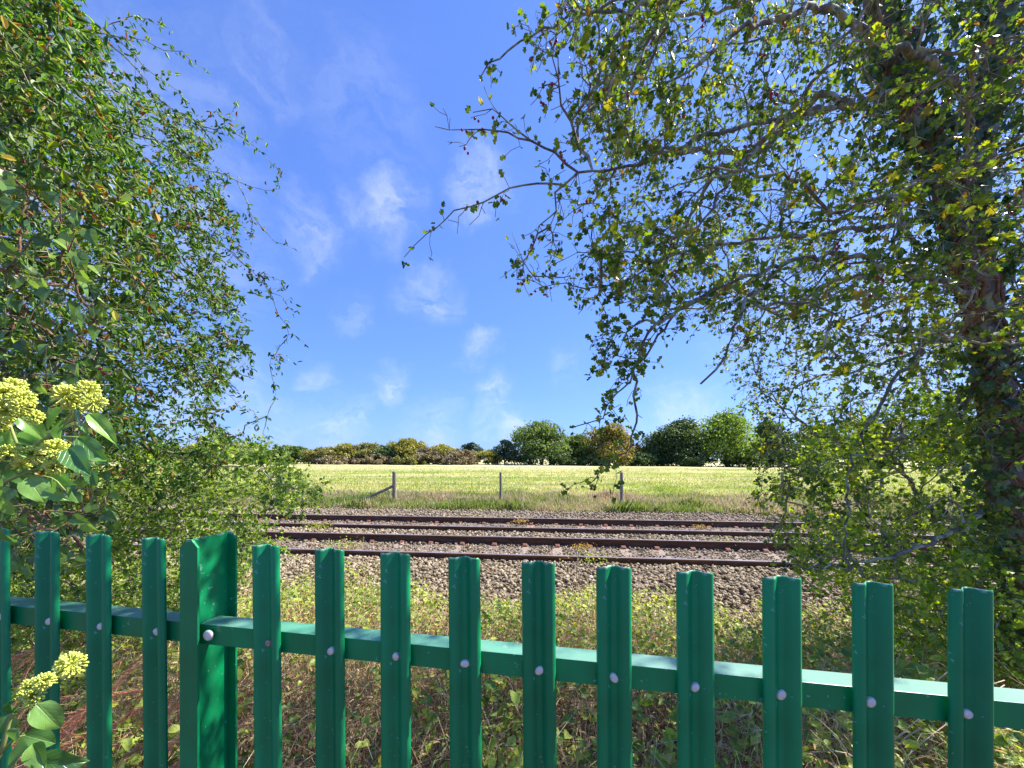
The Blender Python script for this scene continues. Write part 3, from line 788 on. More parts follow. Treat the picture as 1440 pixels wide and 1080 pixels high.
M_GRASS = leaf_mat('verge_grass', [(.06, .11, .02), (.13, .19, .035), (.25, .25, .10), (.36, .31, .19), (.27, .18, .11)], trans=.35, pos=[0.12, .30, .46, .62, .9])
M_GRASS2 = leaf_mat('dry_field_grass', [(.16, .25, .035), (.27, .32, .07), (.42, .39, .17), (.48, .43, .24)], trans=.3, pos=[.2, .42, .6, .8])
grass('verge_grass', 60000, 12.75, 16.5, 19, .16, .34, .022, M_GRASS, 'rough tufted verge grass along the far side of the ballast')
grass('field_grass', 120000, 15.0, 80, 85, .10, .22, .035, M_GRASS2, 'dry straw and green pasture grass in the field', p=2.0)

# ------------------------------------------------------------------ near tree engine
class Skel:
    def __init__(s, seed): s.P, s.par, s.fix, s.lid, s.nl = [], [], [], [], 0; s.r = np.random.default_rng(seed)
    def limb(s, pts, r0, r1, step=.06, jit=.010, root=False):
        C = catmull(pts, step); C[1:-1] += s.r.normal(size=(len(C) - 2, 3)) * jit
        k = len(C); par = -1; st = 0
        if s.P and not root:
            A = np.array(s.P); par = int(np.argmin(((A - C[0]) ** 2).sum(1)))
            C = C + (A[par] - C[0]) * np.linspace(1, 0, k)[:, None] ** 1.5; st = 1
        for i in range(st, k):
            s.P.append(C[i]); s.par.append(par); s.lid.append(s.nl); par = len(s.P) - 1
            t = i / (k - 1); s.fix.append(r0 * (1 - t) + r1 * t)
        s.nl += 1
    def fill(s, T, step=.05, jit=.012, sag=.0, maxd=9.0, tip=.0011):
        n = len(T); cap = len(s.P) + int(n * 30) + 10
        A = np.zeros((cap, 3)); m = len(s.P); A[:m] = s.P
        for t in T:
            d2 = ((A[:m] - t) ** 2).sum(1); j = int(np.argmin(d2)); d = math.sqrt(d2[j])
            if d < step * .8 or d > maxd: continue
            # step back along the parent so that the twig leaves at a forward angle
            back = int(min(6, d / step * .6)); jj = j
            for _ in range(back):
                if s.par[jj] >= 0: jj = s.par[jj]
            if s.fix[jj] < .03 or s.r.random() < .5: j = jj
            base = A[j].copy(); k = max(1, int(np.linalg.norm(t - base) / step)); k = min(k, 28)
            side = s.r.normal(size=3) * d * .10; side[2] += d * .10
            par = j
            for i in range(1, k + 1):
                f = i / k; q = base * (1 - f) + t * f + side * sin(pi * f) + s.r.normal(size=3) * jit * (f < 1)
                q[2] -= sag * f * f * d
                A[m] = q; s.P.append(q); s.par.append(par); s.fix.append(0.0); s.lid.append(-1); par = m; m += 1
    def finish(s, tip=.0011, expo=2.5, maxr=.06):
        P = np.array(s.P); par = np.array(s.par); n = len(P)
        acc = np.zeros(n); mainc = np.full(n, -1); best = np.zeros(n)
        rad = np.zeros(n)
        for i in range(n - 1, -1, -1):
            rr = max(tip, (acc[i]) ** (1 / expo)) ; rr = min(rr, maxr)
            rr = max(rr, s.fix[i]); rad[i] = rr
            p = par[i]
            if p >= 0:
                acc[p] += min(rr, .02) ** expo if s.fix[p] == 0 else 0
                if rr > best[p]: best[p] = rr; mainc[p] = i
        s.P_, s.par_, s.rad, s.main = P, par, rad, mainc
        D = np.zeros((n, 3)); h = par >= 0; D[h] = norm(P[h] - P[par[h]])
        for i in np.where(~h)[0]: D[i] = norm(P[mainc[i]] - P[i]) if mainc[i] >= 0 else (0, 0, 1)
        s.D = D
    def tubes(s, lo, hi, sides, ids=None):
        P, par, rad, D = s.P_, s.par_, s.rad, s.D
        e = np.where((par >= 0) & (rad >= lo) & (rad < hi))[0]
        L = np.array(s.lid); e = e[np.isin(L[e], ids)] if ids is not None else e
        if not len(e): return None
        p = par[e]; ism = s.main[p] == e
        ds = norm(np.where(ism[:, None], D[p] + D[e], D[e])); mc = s.main[e]
        dn = np.where((mc >= 0)[:, None], D[np.maximum(mc, 0)], D[e]); de = norm(D[e] + dn)
        rs = np.where(ism, rad[p], np.minimum(rad[p], rad[e] * 1.25)); re = rad[e]
        a = np.arange(sides) * 2 * pi / sides; c, sn = np.cos(a), np.sin(a)
        u0, v0 = frames(ds); u1, v1 = frames(de)
        R0 = P[p][:, None] + rs[:, None, None] * (c[None, :, None] * u0[:, None] + sn[None, :, None] * v0[:, None])
        R1 = P[e][:, None] + re[:, None, None] * (c[None, :, None] * u1[:, None] + sn[None, :, None] * v1[:, None])
        V = np.concatenate([R0, R1], 1).reshape(-1, 3)
        j = np.arange(sides); f = np.stack([j, (j + 1) % sides, (j + 1) % sides + sides, j + sides], 1)
        F = (f[None] + (np.arange(len(e)) * 2 * sides)[:, None, None]).reshape(-1, 4)
        return V, F
    def leaves(s, maxrad, per, r, size, dens=None, spread=.03, up=.5, droop=.0):
        idx = np.where(s.rad < maxrad)[0]
        if dens is not None: pr = dens(s.P_[idx])
        else: pr = np.ones(len(idx))
        cnt = r.poisson(per * pr); k = np.repeat(idx, cnt); n = len(k)
        P = s.P_[k] + r.normal(size=(n, 3)) * spread * .5
        D = norm(s.D[k] * .4 + rnd_dirs(n, r) * .9 + np.array([0, 0, -droop])); N = norm(rnd_dirs(n, r) * .8 + np.array([0, 0, up]))
        S = size * r.uniform(.55, 1.35, n)
        return P, D, N, S

def join_tubes(name, arrs, mat, parent, loc):
    Vs, Fs, o = [], [], 0
    for a in arrs:
        if a is None: continue
        V, F = a; Vs.append(V); Fs.append(F + o); o += len(V)
    V = np.concatenate(Vs) - loc; F = np.concatenate(Fs)
    return link(name, make_mesh(name, V, F, mat, smooth=True), parent)

def targets(poly, n, d0, d1, r, dfun=None):
    poly = np.array(poly, float); x0, y0 = poly.min(0); x1, y1 = poly.max(0)
    k = n * 6; px, py = r.uniform(x0, x1, k), r.uniform(y0, y1, k)
    ok = in_poly(px, py, poly); px, py = px[ok][:n], py[ok][:n]
    d = r.uniform(d0, d1, len(px))
    if dfun is not None: d = dfun(px, py, d)
    return np.stack([(px - CX) / FPX * d, d, CAMZ + (HY - py) / FPX * d], 1)

def P3(l): return [at(*p) for p in l]

# ---------------- shared leaf materials
M_HAW = leaf_mat('hawthorn_leaves', [(.045, .085, .018), (.09, .15, .024), (.15, .22, .032), (.26, .30, .042), (.26, .16, .04)], pos=[.05, .35, .68, .94, .99], trans=.5)
M_HAWO = leaf_mat('hawthorn_leaf_single', [(.07, .12, .02), (.14, .19, .03), (.26, .28, .04), (.22, .14, .03)], obj_rnd=True, pos=[.05, .5, .85, .98], trans=.45)
M_SHRUB = leaf_mat('yellow_green_leaves', [(.10, .17, .03), (.20, .30, .045), (.32, .42, .06), (.42, .47, .08)], pos=[.05, .4, .75, .97], trans=.5)
M_LEFT = leaf_mat('left_tree_leaves', [(.045, .10, .022), (.085, .19, .032), (.16, .29, .042), (.27, .38, .055), (.32, .15, .05)], pos=[.05, .35, .65, .86, .98], trans=.45)
M_LEFTO = leaf_mat('left_tree_leaf_single', [(.05, .11, .02), (.11, .19, .03), (.22, .29, .04), (.40, .24, .03)], obj_rnd=True, pos=[.05, .5, .9, .99], trans=.4)
M_IVY = leaf_mat('ivy_leaves', [(.03, .065, .022), (.06, .12, .035), (.10, .17, .045)], trans=.2, rough=.32, spec=.5)
M_IVYO = leaf_mat('ivy_leaf_single', [(.06, .12, .035), (.12, .22, .05), (.22, .34, .07)], obj_rnd=True, trans=.35, rough=.32, spec=.5)
M_BERRY, _n, _l, _b = new_mat('haw_berry'); _b.inputs['Base Color'].default_value = (.34, .012, .03, 1); _b.inputs['Roughness'].default_value = .3

def berry_mesh():
    mb = MB(); pts = [(0, 0, z) for z in (-.0065, -.0055, -.003, 0, .003, .0055, .0065)]
    mb.tube(pts, [.001, .0038, .0058, .0064, .0057, .0036, .0018], 8); return mb.mesh('berry', M_BERRY, True)
BERRY = berry_mesh()
def berries(sk, n, parent, loc, r, cond=None):
    idx = np.where(sk.rad < .003)[0]
    if cond is not None: idx = idx[cond(sk.P_[idx])]
    for k in r.choice(idx, min(n, len(idx)), replace=False):
        for _ in range(r.integers(1, 4)):
            p = sk.P_[k] + r.normal(size=3) * .011 + np.array([0, 0, -.012])
            link('berry', BERRY, parent, loc=p - loc, rot=tuple(r.uniform(-.6, .6, 3)), scale=float(r.uniform(.8, 1.15)))

def big_leaf_parts(tpl, P, D, N, S, n, mat, parent, loc, scl=1.0):
    """the leaves that show largest become parts of their own; returns the mask of the rest"""
    q = proj(P); vis = (q[:, 0] > -10) & (q[:, 0] < 1450) & (q[:, 1] > -10) & (q[:, 1] < 1090)
    key = np.where(vis, S / P[:, 1], 0); idx = np.argsort(-key)[:n]
    me = make_mesh('leaf', tpl[0], tpl[1], mat, smooth=False)
    R = orient(D[idx], N[idx])
    from mathutils import Matrix
    for k, Rm in zip(idx, R):
        o = link('leaf', me, parent)
        M = Matrix([[float(Rm[a][b]) * float(S[k]) * scl for b in range(3)] + [float(P[k][a] - loc[a])] for a in range(3)] + [[0, 0, 0, 1]])
        o.matrix_local = M
    m = np.ones(len(P), bool); m[idx] = False; return m

# ================= RIGHT hawthorn
r = np.random.default_rng(21)
S = Skel(22)
S.limb(P3([(1475, 1090, 2.6), (1450, 900, 2.6), (1420, 700, 2.5), (1402, 560, 2.45), (1378, 410, 2.4), (1335, 280, 2.4), (1285, 160, 2.4), (1242, 20, 2.4), (1215, -150, 2.45), (1190, -300, 2.5)]), .105, .045, jit=.010, root=True)
S.limb(P3([(1378, 410, 2.4), (1368, 300, 2.45), (1385, 150, 2.5), (1405, 0, 2.5), (1420, -200, 2.5)]), .085, .04, jit=.006)
S.limb(P3([(1388, 150, 2.48), (1345, 112, 2.1), (1290, 78, 1.95), (1215, 42, 1.8), (1165, 8, 1.7), (1100, 22, 1.6), (1035, 50, 1.5), (985, 90, 1.5)]), .030, .006, jit=.010)
S.limb(P3([(1470, 190, 2.3), (1440, 205, 1.9), (1380, 228, 1.75), (1310, 256, 1.65), (1250, 272, 1.6), (1185, 296, 1.6), (1160, 282, 1.6), (1130, 255, 1.55), (1090, 242, 1.5), (1050, 240, 1.5), (990, 235, 1.5)]), .016, .004, jit=.008)
S.limb(P3([(1345, 430, 2.4), (1290, 410, 2.2), (1235, 390, 2.1), (1190, 372, 2.05), (1120, 372, 2.0), (1060, 388, 1.95), (1000, 412, 1.9), (950, 445, 1.9), (905, 500, 1.85), (868, 555, 1.85), (830, 600, 1.85), (808, 600, 1.85)]), .018, .0025, jit=.012)
S.limb(P3([(1000, 412, 1.9), (960, 430, 1.85), (915, 470, 1.8), (893, 520, 1.8), (892, 580, 1.8), (888, 630, 1.8), (862, 645, 1.8), (840, 665, 1.8), (828, 682, 1.8)]), .010, .0025, jit=.010)
S.limb(P3([(1250, 130, 2.4), (1180, 150, 2.2), (1100, 165, 2.0), (1000, 190, 1.9), (930, 212, 1.85), (880, 236, 1.8), (812, 248, 1.75), (784, 275, 1.75), (775, 315, 1.75), (745, 350, 1.75), (735, 385, 1.75)]), .017, .0028, jit=.010)
S.limb(P3([(812, 248, 1.75), (782, 220, 1.75), (745, 200, 1.75), (700, 188, 1.75), (655, 180, 1.75), (612, 178, 1.75)]), .006, .0016, jit=.006)
S.limb(P3([(745, 200, 1.75), (715, 172, 1.75), (690, 152, 1.75), (665, 158, 1.75)]), .004, .0016, jit=.005)
S.limb(P3([(790, 265, 1.75), (755, 262, 1.72), (715, 268, 1.7), (680, 285, 1.7), (640, 300, 1.7), (600, 330, 1.7), (568, 362, 1.7)]), .0045, .0014, jit=.004)
S.limb(P3([(1235, 0, 2.4), (1150, -30, 2.2), (1050, -25, 2.0), (950, 0, 1.9), (870, 18, 1.85), (790, 24, 1.8), (750, 45, 1.8), (715, 70, 1.8), (676, 108, 1.8)]), .017, .003, jit=.010)
S.limb(P3([(1330, 300, 2.4), (1260, 320, 2.3), (1180, 330, 2.2), (1080, 338, 2.15), (980, 352, 2.1), (900, 378, 2.1), (850, 405, 2.1), (780, 403, 2.1), (735, 392, 2.1)]), .015, .0016, jit=.010)
S.limb(P3([(1390, 470, 2.4), (1320, 470, 2.1), (1275, 510, 2.0), (1240, 560, 1.95), (1205, 640, 1.9), (1190, 720, 1.9), (1195, 800, 1.9)]), .013, .004, jit=.012)
S.limb(P3([(1400, 540, 2.4), (1330, 590, 2.5), (1250, 640, 2.6), (1150, 660, 2.7), (1080, 690, 2.7)]), .014, .003, jit=.012)
S.limb(P3([(1275, 140, 2.4), (1230, 90, 2.9), (1150, 60, 3.3), (1040, 60, 3.6), (940, 90, 3.8)]), .022, .004, jit=.012)
S.limb(P3([(1370, 380, 2.4), (1300, 360, 3.0), (1200, 390, 3.5), (1110, 440, 3.8), (1040, 490, 4.0)]), .022, .004, jit=.012)
S.limb(P3([(1100, 165, 2.0), (1050, 220, 1.7), (1000, 290, 1.6), (960, 360, 1.6), (930, 420, 1.6)]), .010, .003, jit=.010)
S.limb(P3([(1440, 700, 2.5), (1330, 760, 2.3), (1200, 795, 2.1), (1080, 790, 2.0)]), .018, .002, jit=.012)
S.limb(P3([(1090, 360, 2.0), (1050, 420, 1.6), (1030, 470, 1.5), (1015, 500, 1.5), (985, 540, 1.5)]), .009, .004, jit=.012)
crown = [(785, -140), (775, 10), (820, 90), (815, 150), (850, 210), (850, 300), (830, 350), (850, 400), (890, 420), (960, 450), (1010, 470), (1120, 500), (1240, 540), (1500, 560), (1640, 200), (1600, -160)]
edge = [(730, 20), (800, 10), (860, 200), (880, 400), (900, 520), (850, 570), (815, 540), (840, 440), (740, 400), (705, 380), (710, 320), (780, 260), (850, 250), (830, 180), (760, 150), (750, 90)]
deep = [(920, 330), (1000, 300), (1300, 380), (1400, 560), (1380, 640), (1180, 620), (1080, 600), (1030, 560), (1000, 540), (1010, 470)]
T = np.concatenate([targets(crown, 1700, 1.35, 3.0, r), targets(edge, 130, 1.65, 2.1, r), targets(crown, 1500, 2.4, 4.6, r), targets(deep, 900, 2.8, 4.6, r)])
far_right = targets([(1040, 640), (1080, 600), (1180, 560), (1440, 560), (1500, 800), (1320, 790), (1100, 800), (1060, 730)], 420, 2.2, 3.6, r)
T = np.concatenate([T, far_right]); r.shuffle(T)
S.fill(T, step=.055, jit=.010)
# short shoots everywhere for the crooked thorny look
base = np.array(S.P); k = np.concatenate([r.choice(len(base), 11500), r.choice(np.where(proj(base)[:, 0] < 960)[0], 1500)]); nk = len(k)
sh = base[k] + (rnd_dirs(nk, r) + np.array([-.1, 0, -.25])) * r.uniform(.04, .11, (nk, 1))
q = proj(sh); S.fill(sh[(q[:, 0] > 600)], step=.03, jit=.006)
S.finish(tip=.0014)
loc = at(1475, 1090, 2.6); loc[2] = float(ground_z(np.array([loc[0]]), np.array([loc[1]]))[0])
haw = empty('hawthorn_tree', loc, 'lichen covered hawthorn with red berries and sparse yellow green leaves, overhanging from the right', 'tree')
join_tubes('trunk', [S.tubes(0, 1, 14, [0])], M_BARK, haw, loc)
for i in range(1, S.nl): join_tubes('branch', [S.tubes(0, 1, 8, [i])], M_BARK, haw, loc)
join_tubes('twigs', [S.tubes(.0045, 1, 6, [-1]), S.tubes(0, .0045, 4, [-1])], M_TWIG, haw, loc)['kind'] = 'stuff'
def dens_r(P):
    q = proj(P); x, y = q[:, 0], q[:, 1]
    d = np.full(len(P), 1.0)
    d *= np.where(x < 830, .6, 1)
    d *= .35 + 1.3 * vnoise(P[:, 0] * 2.2 + 9, P[:, 2] * 2.2 + P[:, 1] * 1.7, 3)
    return d
P, D, N, Sz = S.leaves(.0036, 1.45, r, .030, dens_r, spread=.02)
Pf = P[:, 1] > .9; P, D, N, Sz = P[Pf], D[Pf], N[Pf], Sz[Pf]
m = big_leaf_parts(T_HAW_HI, P, D, N, Sz, 300, M_HAWO, haw, loc, 1.15)
print('right leaves', len(P), 'nodes', len(S.P))
leaf_object('foliage', T_HAW, P[m] - loc, D[m], N[m], Sz[m], M_HAW, haw, r=r)
berries(S, 34, haw, loc, r, lambda P: (proj(P)[:, 0] < 800) & (proj(P)[:, 1] < 420))
berries(S, 75, haw, loc, r, lambda P: (proj(P)[:, 0] > 640) & (proj(P)[:, 0] < 1440) & (P[:, 1] < 2.1))
SR = S
# ivy on the hawthorn trunk
ivy = empty('ivy_plant', loc + np.array([-.1, -.05, 0]), 'dark ivy with tangled brown stems climbing the hawthorn trunk at right', 'plant')
il = np.array(ivy.location)
idx = np.where(S.rad > .045)[0]
mb = MB(); allst = []
chain = [i for i in idx if S.fix[i] > .045]
chP = S.P_[idx]; 
for s_ in range(46):
    ph = r.uniform(0, 2 * pi); w = r.uniform(-5, 5); pts = []
    main = list(range(0, 200)); start = 0
    lim = 62 if s_ % 3 else 40
    # follow the first limb (trunk) or fork
    ids = [i for i in range(len(S.P)) if S.fix[i] >= .05][:400]
    L = [i for i in ids if S.par[i] == i - 1 or S.par[i] == -1]
    a0 = r.integers(0, max(1, len(L) - 30)); a1 = min(len(L), a0 + r.integers(18, 60))
    for j, i in enumerate(L[a0:a1]):
        if j and np.linalg.norm(S.P_[i] - S.P_[L[a0 + j - 1]]) > .2: break
        u, v = frames(S.D[i][None]); a = ph + w * .03 * j + .25 * sin(j * .6 + ph)
        pts.append(S.P_[i] + (u[0] * cos(a) + v[0] * sin(a)) * (S.rad[i] * 1.03 + .006) - il)
    if len(pts) > 4: mb.tube(pts, r.uniform(.004, .012), 6)
link('stem', mb.mesh('stem', M_IVYSTEM, True), ivy)['kind'] = 'stuff'
k = r.choice(idx, 7500); n = len(k)
u, v = frames(S.D[k]); a = r.uniform(0, 2 * pi, n)[:, None]; o = u * np.cos(a) + v * np.sin(a)
Pv = S.P_[k] + o * (S.rad[k][:, None] + r.uniform(.01, .20, (n, 1)) ** 1.0) + r.normal(size=(n, 3)) * .03
keep = vnoise(Pv[:, 2] * 3.2, Pv[:, 0] * 2.5, 5) > .33
Pv, o = Pv[keep], o[keep]; n = len(Pv)
Dv = norm(rnd_dirs(n, r) * .7 + np.array([0, 0, -.7])); Nv = norm(o + .5 * rnd_dirs(n, r)); Sv = r.uniform(.03, .062, n)
mm = big_leaf_parts(T_IVY, Pv, Dv, Nv, Sv, 300, leaf_mat('ivy_leaf_dark_single', [(.02, .05, .02), (.045, .09, .035), (.07, .12, .04)], obj_rnd=True, trans=.2, rough=.32, spec=.5), ivy, il)
leaf_object('foliage', T_IVY, Pv[mm] - il, Dv[mm], Nv[mm], Sv[mm], M_IVY, ivy, r=r)

# ================= right low shrub
def shrub(name, label, seed, root_pts, limbs, Tg, mat, omat, tpl, size, per, nparts, maxrad=.004, dens=None, cat='bush', twig=M_TWIG, up=.6, step=.05, droop=0.0, extra=0):
    r = np.random.default_rng(seed); S = Skel(seed + 1)
    for i, (l, r0, r1) in enumerate(limbs): S.limb(P3(l), r0, r1, jit=.012, root=(l[0] == 'root'))
    r.shuffle(Tg); S.fill(Tg, step=step, jit=.012, sag=.05)
    if extra:
        base = np.array(S.P); k = r.choice(len(base), extra); sh = base[k] + rnd_dirs(extra, r) * r.uniform(.05, .14, (extra, 1)); S.fill(sh, step=.035, jit=.006)
    S.finish(tip=.001)
    loc = S.P_[0].copy(); loc[2] = float(ground_z(loc[0:1], loc[1:2])[0])
    t = empty(name, loc, label, cat)
    join_tubes('trunk' if cat == 'tree' else 'stem', [S.tubes(0, 1, 10, [0])], M_BARK, t, loc)
    for i in range(1, S.nl): join_tubes('branch', [S.tubes(0, 1, 7, [i])], M_TWIG if cat == 'tree' else M_BARK, t, loc)
    join_tubes('twigs', [S.tubes(0, 1, 4, [-1])], twig, t, loc)['kind'] = 'stuff'
    P, D, N, Sz = S.leaves(maxrad, per, r, size, dens, spread=.024, up=up, droop=droop)
    ok = P[:, 1] > 1.0; P, D, N, Sz = P[ok], D[ok], N[ok], Sz[ok]
    m = np.ones(len(P), bool)
    if nparts: m = big_leaf_parts(tpl, P, D, N, Sz, nparts, omat, t, loc, 1.1)
    leaf_object('foliage', tpl, P[m] - loc, D[m], N[m], Sz[m], mat, t, r=r)
    print(name, len(P), len(S.P))
    return t, S, loc, r
M_SHRUBO = leaf_mat('yellow_green_leaf_single', [(.10, .17, .03), (.18, .28, .04), (.28, .36, .06)], obj_rnd=True, trans=.5)
Tg = np.concatenate([targets([(1075, 700), (1120, 620), (1200, 570), (1300, 540), (1400, 560), (1520, 620), (1520, 930), (1250, 900), (1150, 850), (1105, 800), (1130, 760)], 620, 2.3, 4.0, rng),
                     targets([(1200, 800), (1500, 760), (1500, 980), (1300, 960), (1230, 900)], 320, 2.1, 3.1, rng)])
shrub('maple_bush', 'low yellow green bush under the hawthorn at right, spilling over the tracks', 31, None,
      [([(1380, 980, 3.2), (1360, 850, 3.2), (1320, 740, 3.1), (1260, 650, 3.0), (1220, 590, 3.0)], .03, .008),
       ([(1360, 850, 3.2), (1420, 760, 3.1), (1460, 650, 3.0)], .02, .006), ([(1350, 800, 3.2), (1260, 770, 2.9), (1170, 760, 2.8), (1110, 765, 2.7)], .016, .003)],
      Tg, M_SHRUB, M_SHRUBO, T_HAW, .034, 2.6, 300, extra=2500)

# ================= LEFT tree
leftpoly = [(-250, -160), (90, -160), (130, 20), (165, 90), (215, 150), (290, 190), (322, 265), (335, 320), (335, 400), (355, 450), (350, 520), (325, 560), (320, 600), (340, 640), (250, 700), (-150, 760), (-250, 300)]
inner = [(-120, -160), (60, -160), (140, 120), (220, 260), (240, 420), (200, 620), (-100, 700)]
def dl(px, py, d): return d + np.clip((px - 60) / 300, -.3, 1) * .7
Tg = np.concatenate([targets(leftpoly, 2700, 1.8, 3.6, rng, dl), targets(inner, 700, 1.35, 2.3, rng)])
tw = []
for (a, b, c) in [((150, 10), (225, 50), (288, 98)), ((170, 60), (220, 105), (268, 148)), ((215, 140), (270, 170), (305, 155)), ((290, 180), (350, 195), (398, 245)), ((300, 230), (355, 260), (385, 268)),
                  ((320, 280), (365, 330), (412, 350)), ((330, 300), (345, 312), (350, 338)), ((335, 380), (375, 410), (415, 440)), ((350, 430), (392, 462), (428, 482)), ((345, 480), (372, 500), (392, 502)),
                  ((340, 530), (370, 548), (388, 560)), ((100, 0), (180, 10), (240, 40)), ((320, 350), (360, 385), (395, 395)), ((240, 150), (310, 185), (330, 150)), ((320, 590), (350, 610), (380, 628))]:
    tw.append(([(*a, 2.9), (*b, 2.95), (*c, 3.0)], .004, .0012))
limbs = [([(-120, 1000, 2.7), (-90, 800, 2.7), (-60, 600, 2.6), (-30, 400, 2.5), (10, 200, 2.4), (40, 0, 2.4), (50, -160, 2.4)], .10, .03),
         ([(-60, 600, 2.6), (30, 520, 2.7), (120, 470, 2.8), (220, 470, 2.9), (300, 500, 3.0)], .016, .003),
         ([(-40, 470, 2.55), (60, 380, 2.6), (150, 320, 2.7), (240, 310, 2.8), (320, 350, 2.9)], .017, .0025),
         ([(-20, 340, 2.5), (60, 240, 2.6), (140, 180, 2.7), (220, 200, 2.8), (290, 240, 2.9)], .015, .0025),
         ([(10, 200, 2.4), (60, 100, 2.6), (110, 50, 2.7), (170, 70, 2.8), (220, 140, 2.9)], .013, .0025),
         ([(0, 300, 2.45), (40, 250, 2.0), (80, 240, 1.7), (130, 270, 1.6)], .018, .004),
         ([(-60, 620, 2.6), (0, 600, 2.2), (70, 600, 1.9), (140, 560, 1.8)], .02, .004),
         ([(-70, 680, 2.65), (40, 640, 2.8), (150, 620, 3.0), (250, 640, 3.1), (330, 670, 3.2)], .022, .004)] + tw
def dens_l(P):
    q = proj(P)
    return (.45 + 1.1 * vnoise(P[:, 0] * 2.0 + 5, P[:, 2] * 2.4 + P[:, 1] * 1.3, 13)) * np.where(q[:, 0] > 350, .7, 1)
lt, SL, lloc, rl = shrub('leafy_tree', 'dense tree of narrow green leaves with drooping reddish twigs, filling the left side', 41, None, limbs, Tg, M_LEFT, M_LEFTO, T_LANCE, .037, 4.3, 300,
                    maxrad=.0035, dens=dens_l, cat='tree', droop=.35, up=.5, extra=4500)
berries(SL, 30, lt, lloc, rl, lambda P: (proj(P)[:, 0] > 0) & (proj(P)[:, 0] < 240) & (P[:, 1] < 2.2))

# ================= left low shrub spilling to the track
Tg = np.concatenate([targets([(60, 640), (200, 640), (330, 615), (400, 640), (455, 690), (420, 715), (360, 720), (385, 765), (340, 800), (300, 860), (120, 900), (-60, 900), (-60, 700)], 1500, 2.3, 4.4, rng),
    targets([(300, 600), (380, 625), (440, 672), (478, 692), (430, 722), (400, 750), (405, 775), (345, 820), (300, 790)], 130, 2.8, 4.0, rng)])
shrub('hawthorn_bush', 'small leaved green bush at lower left behind the fence, its twigs reaching over the rails', 51, None,
      [([(120, 960, 3.4), (130, 850, 3.4), (170, 760, 3.4), (240, 700, 3.4), (330, 680, 3.5), (440, 692, 3.6)], .025, .003),
       ([(130, 850, 3.4), (60, 760, 3.2), (0, 690, 3.0)], .02, .005), ([(170, 760, 3.4), (260, 770, 3.3), (340, 780, 3.2), (380, 768, 3.2)], .014, .002)],
      Tg, leaf_mat('small_bush_leaves', [(.08, .15, .032), (.15, .26, .042), (.26, .38, .058), (.40, .44, .085)], trans=.45), None, T_OVATE, .030, 3.4, 0, extra=3500, up=.8)

# ================= ivy growing through the left tree (larger glossy leaves)
r = np.random.default_rng(61)
iv2 = empty('ivy_plant', at(-60, 960, 2.0), 'glossy broad leaved ivy hanging among the left tree at the edge of the frame', 'plant'); i2 = np.array(iv2.location)
Q = targets([(-60, 180), (60, 220), (130, 330), (150, 460), (130, 620), (180, 740), (120, 800), (-60, 820)], 620, 1.25, 2.0, r)
Dq = norm(rnd_dirs(len(Q), r) * .6 + np.array([.15, 0, -.8])); Nq = norm(rnd_dirs(len(Q), r) * .6 + np.array([.1, -.7, .5])); Sq = r.uniform(.032, .058, len(Q))
mm = big_leaf_parts(T_HEART, Q, Dq, Nq, Sq, 300, M_IVYO, iv2, i2)
leaf_object('foliage', T_HEART, Q[mm] - i2, Dq[mm], Nq[mm], Sq[mm], M_IVY, iv2, r=r)
sk = Skel(63); sk.limb([i2, at(-40, 760, 1.8), at(0, 560, 1.7), at(30, 380, 1.7), at(40, 250, 1.7)], .010, .004, root=True)
sk.fill(Q, step=.06, jit=.012); sk.finish(tip=.0012)
join_tubes('stem', [sk.tubes(0, 1, 5)], M_IVYSTEM, iv2, i2)['kind'] = 'stuff'

# ------------------------------------------------------------------ undergrowth between fence and line
r = np.random.default_rng(71)
def veg_limit(u): return 4.95 + 1.45 * sstep(1.0, 3.4, -u) + .35 * (vnoise(u * 1.5, u * 0 + 3, 2) - .5) * 2 + .3 * (vnoise(u * 6, u * 0 + 3, 6) - .5)
def ug_pts(n, vmin=1.15, p=1.3, umul=1.55):
    v = vmin + (6.55 - vmin) * r.random(n) ** p; u = r.uniform(-1, 1, n) * (umul * v + .4)
    ok = v < veg_limit(u); u, v = u[ok], v[ok]
    X, Y = u * CA + v * SA, v * CA - u * SA
    return X, Y, v
def mound(X, Y, v): return (.08 + .34 * vnoise(X * 1.1, Y * 1.3, 31) + .26 * vnoise(X * 3.1, Y * 3.1, 33)) * (1 - .42 * sstep(3.8, 5.4, v)) * sstep(.9, 1.5, v)
def patch(X, Y): return vnoise(X * 1.6 + 3, Y * 1.8, 17)
# stems and dead stalks
n = 20000; X, Y, v = ug_pts(n); n = len(X)
H = mound(X, Y, v); gz = ground_z(X, Y)
Vs, Fs = [], []
segs = 4; Dx = r.normal(size=(n, 2)) * .16 * (1 + r.random((n, 1)) * 1.4); hh = H * r.uniform(.5, 1.25, n) + .03
t = np.linspace(0, 1, segs + 1)
C = np.stack([X[:, None] + Dx[:, :1] * t ** 1.6, Y[:, None] + Dx[:, 1:] * t ** 1.6, gz[:, None] + hh[:, None] * np.sin(t * r.uniform(1.2, 2.6, (n, 1))) / 1.0], -1)
W = r.uniform(.0010, .0026, n)
a3 = np.arange(3) * 2 * pi / 3
ring = np.stack([np.cos(a3), np.sin(a3), 0 * a3], 1)
ring2 = np.stack([np.cos(a3), 0 * a3, np.sin(a3)], 1); horiz = (r.random(n) < .5)
RR = np.where(horiz[:, None, None], ring[None], ring2[None])
V = C[:, :, None] + RR[:, None] * (W[:, None, None, None] * (1 - .6 * t)[None, :, None, None])
V = V.reshape(-1, 3); m3 = 3 * (segs + 1)
f = np.array([[i * 3 + j, i * 3 + (j + 1) % 3, (i + 1) * 3 + (j + 1) % 3, (i + 1) * 3 + j] for i in range(segs) for j in range(3)])
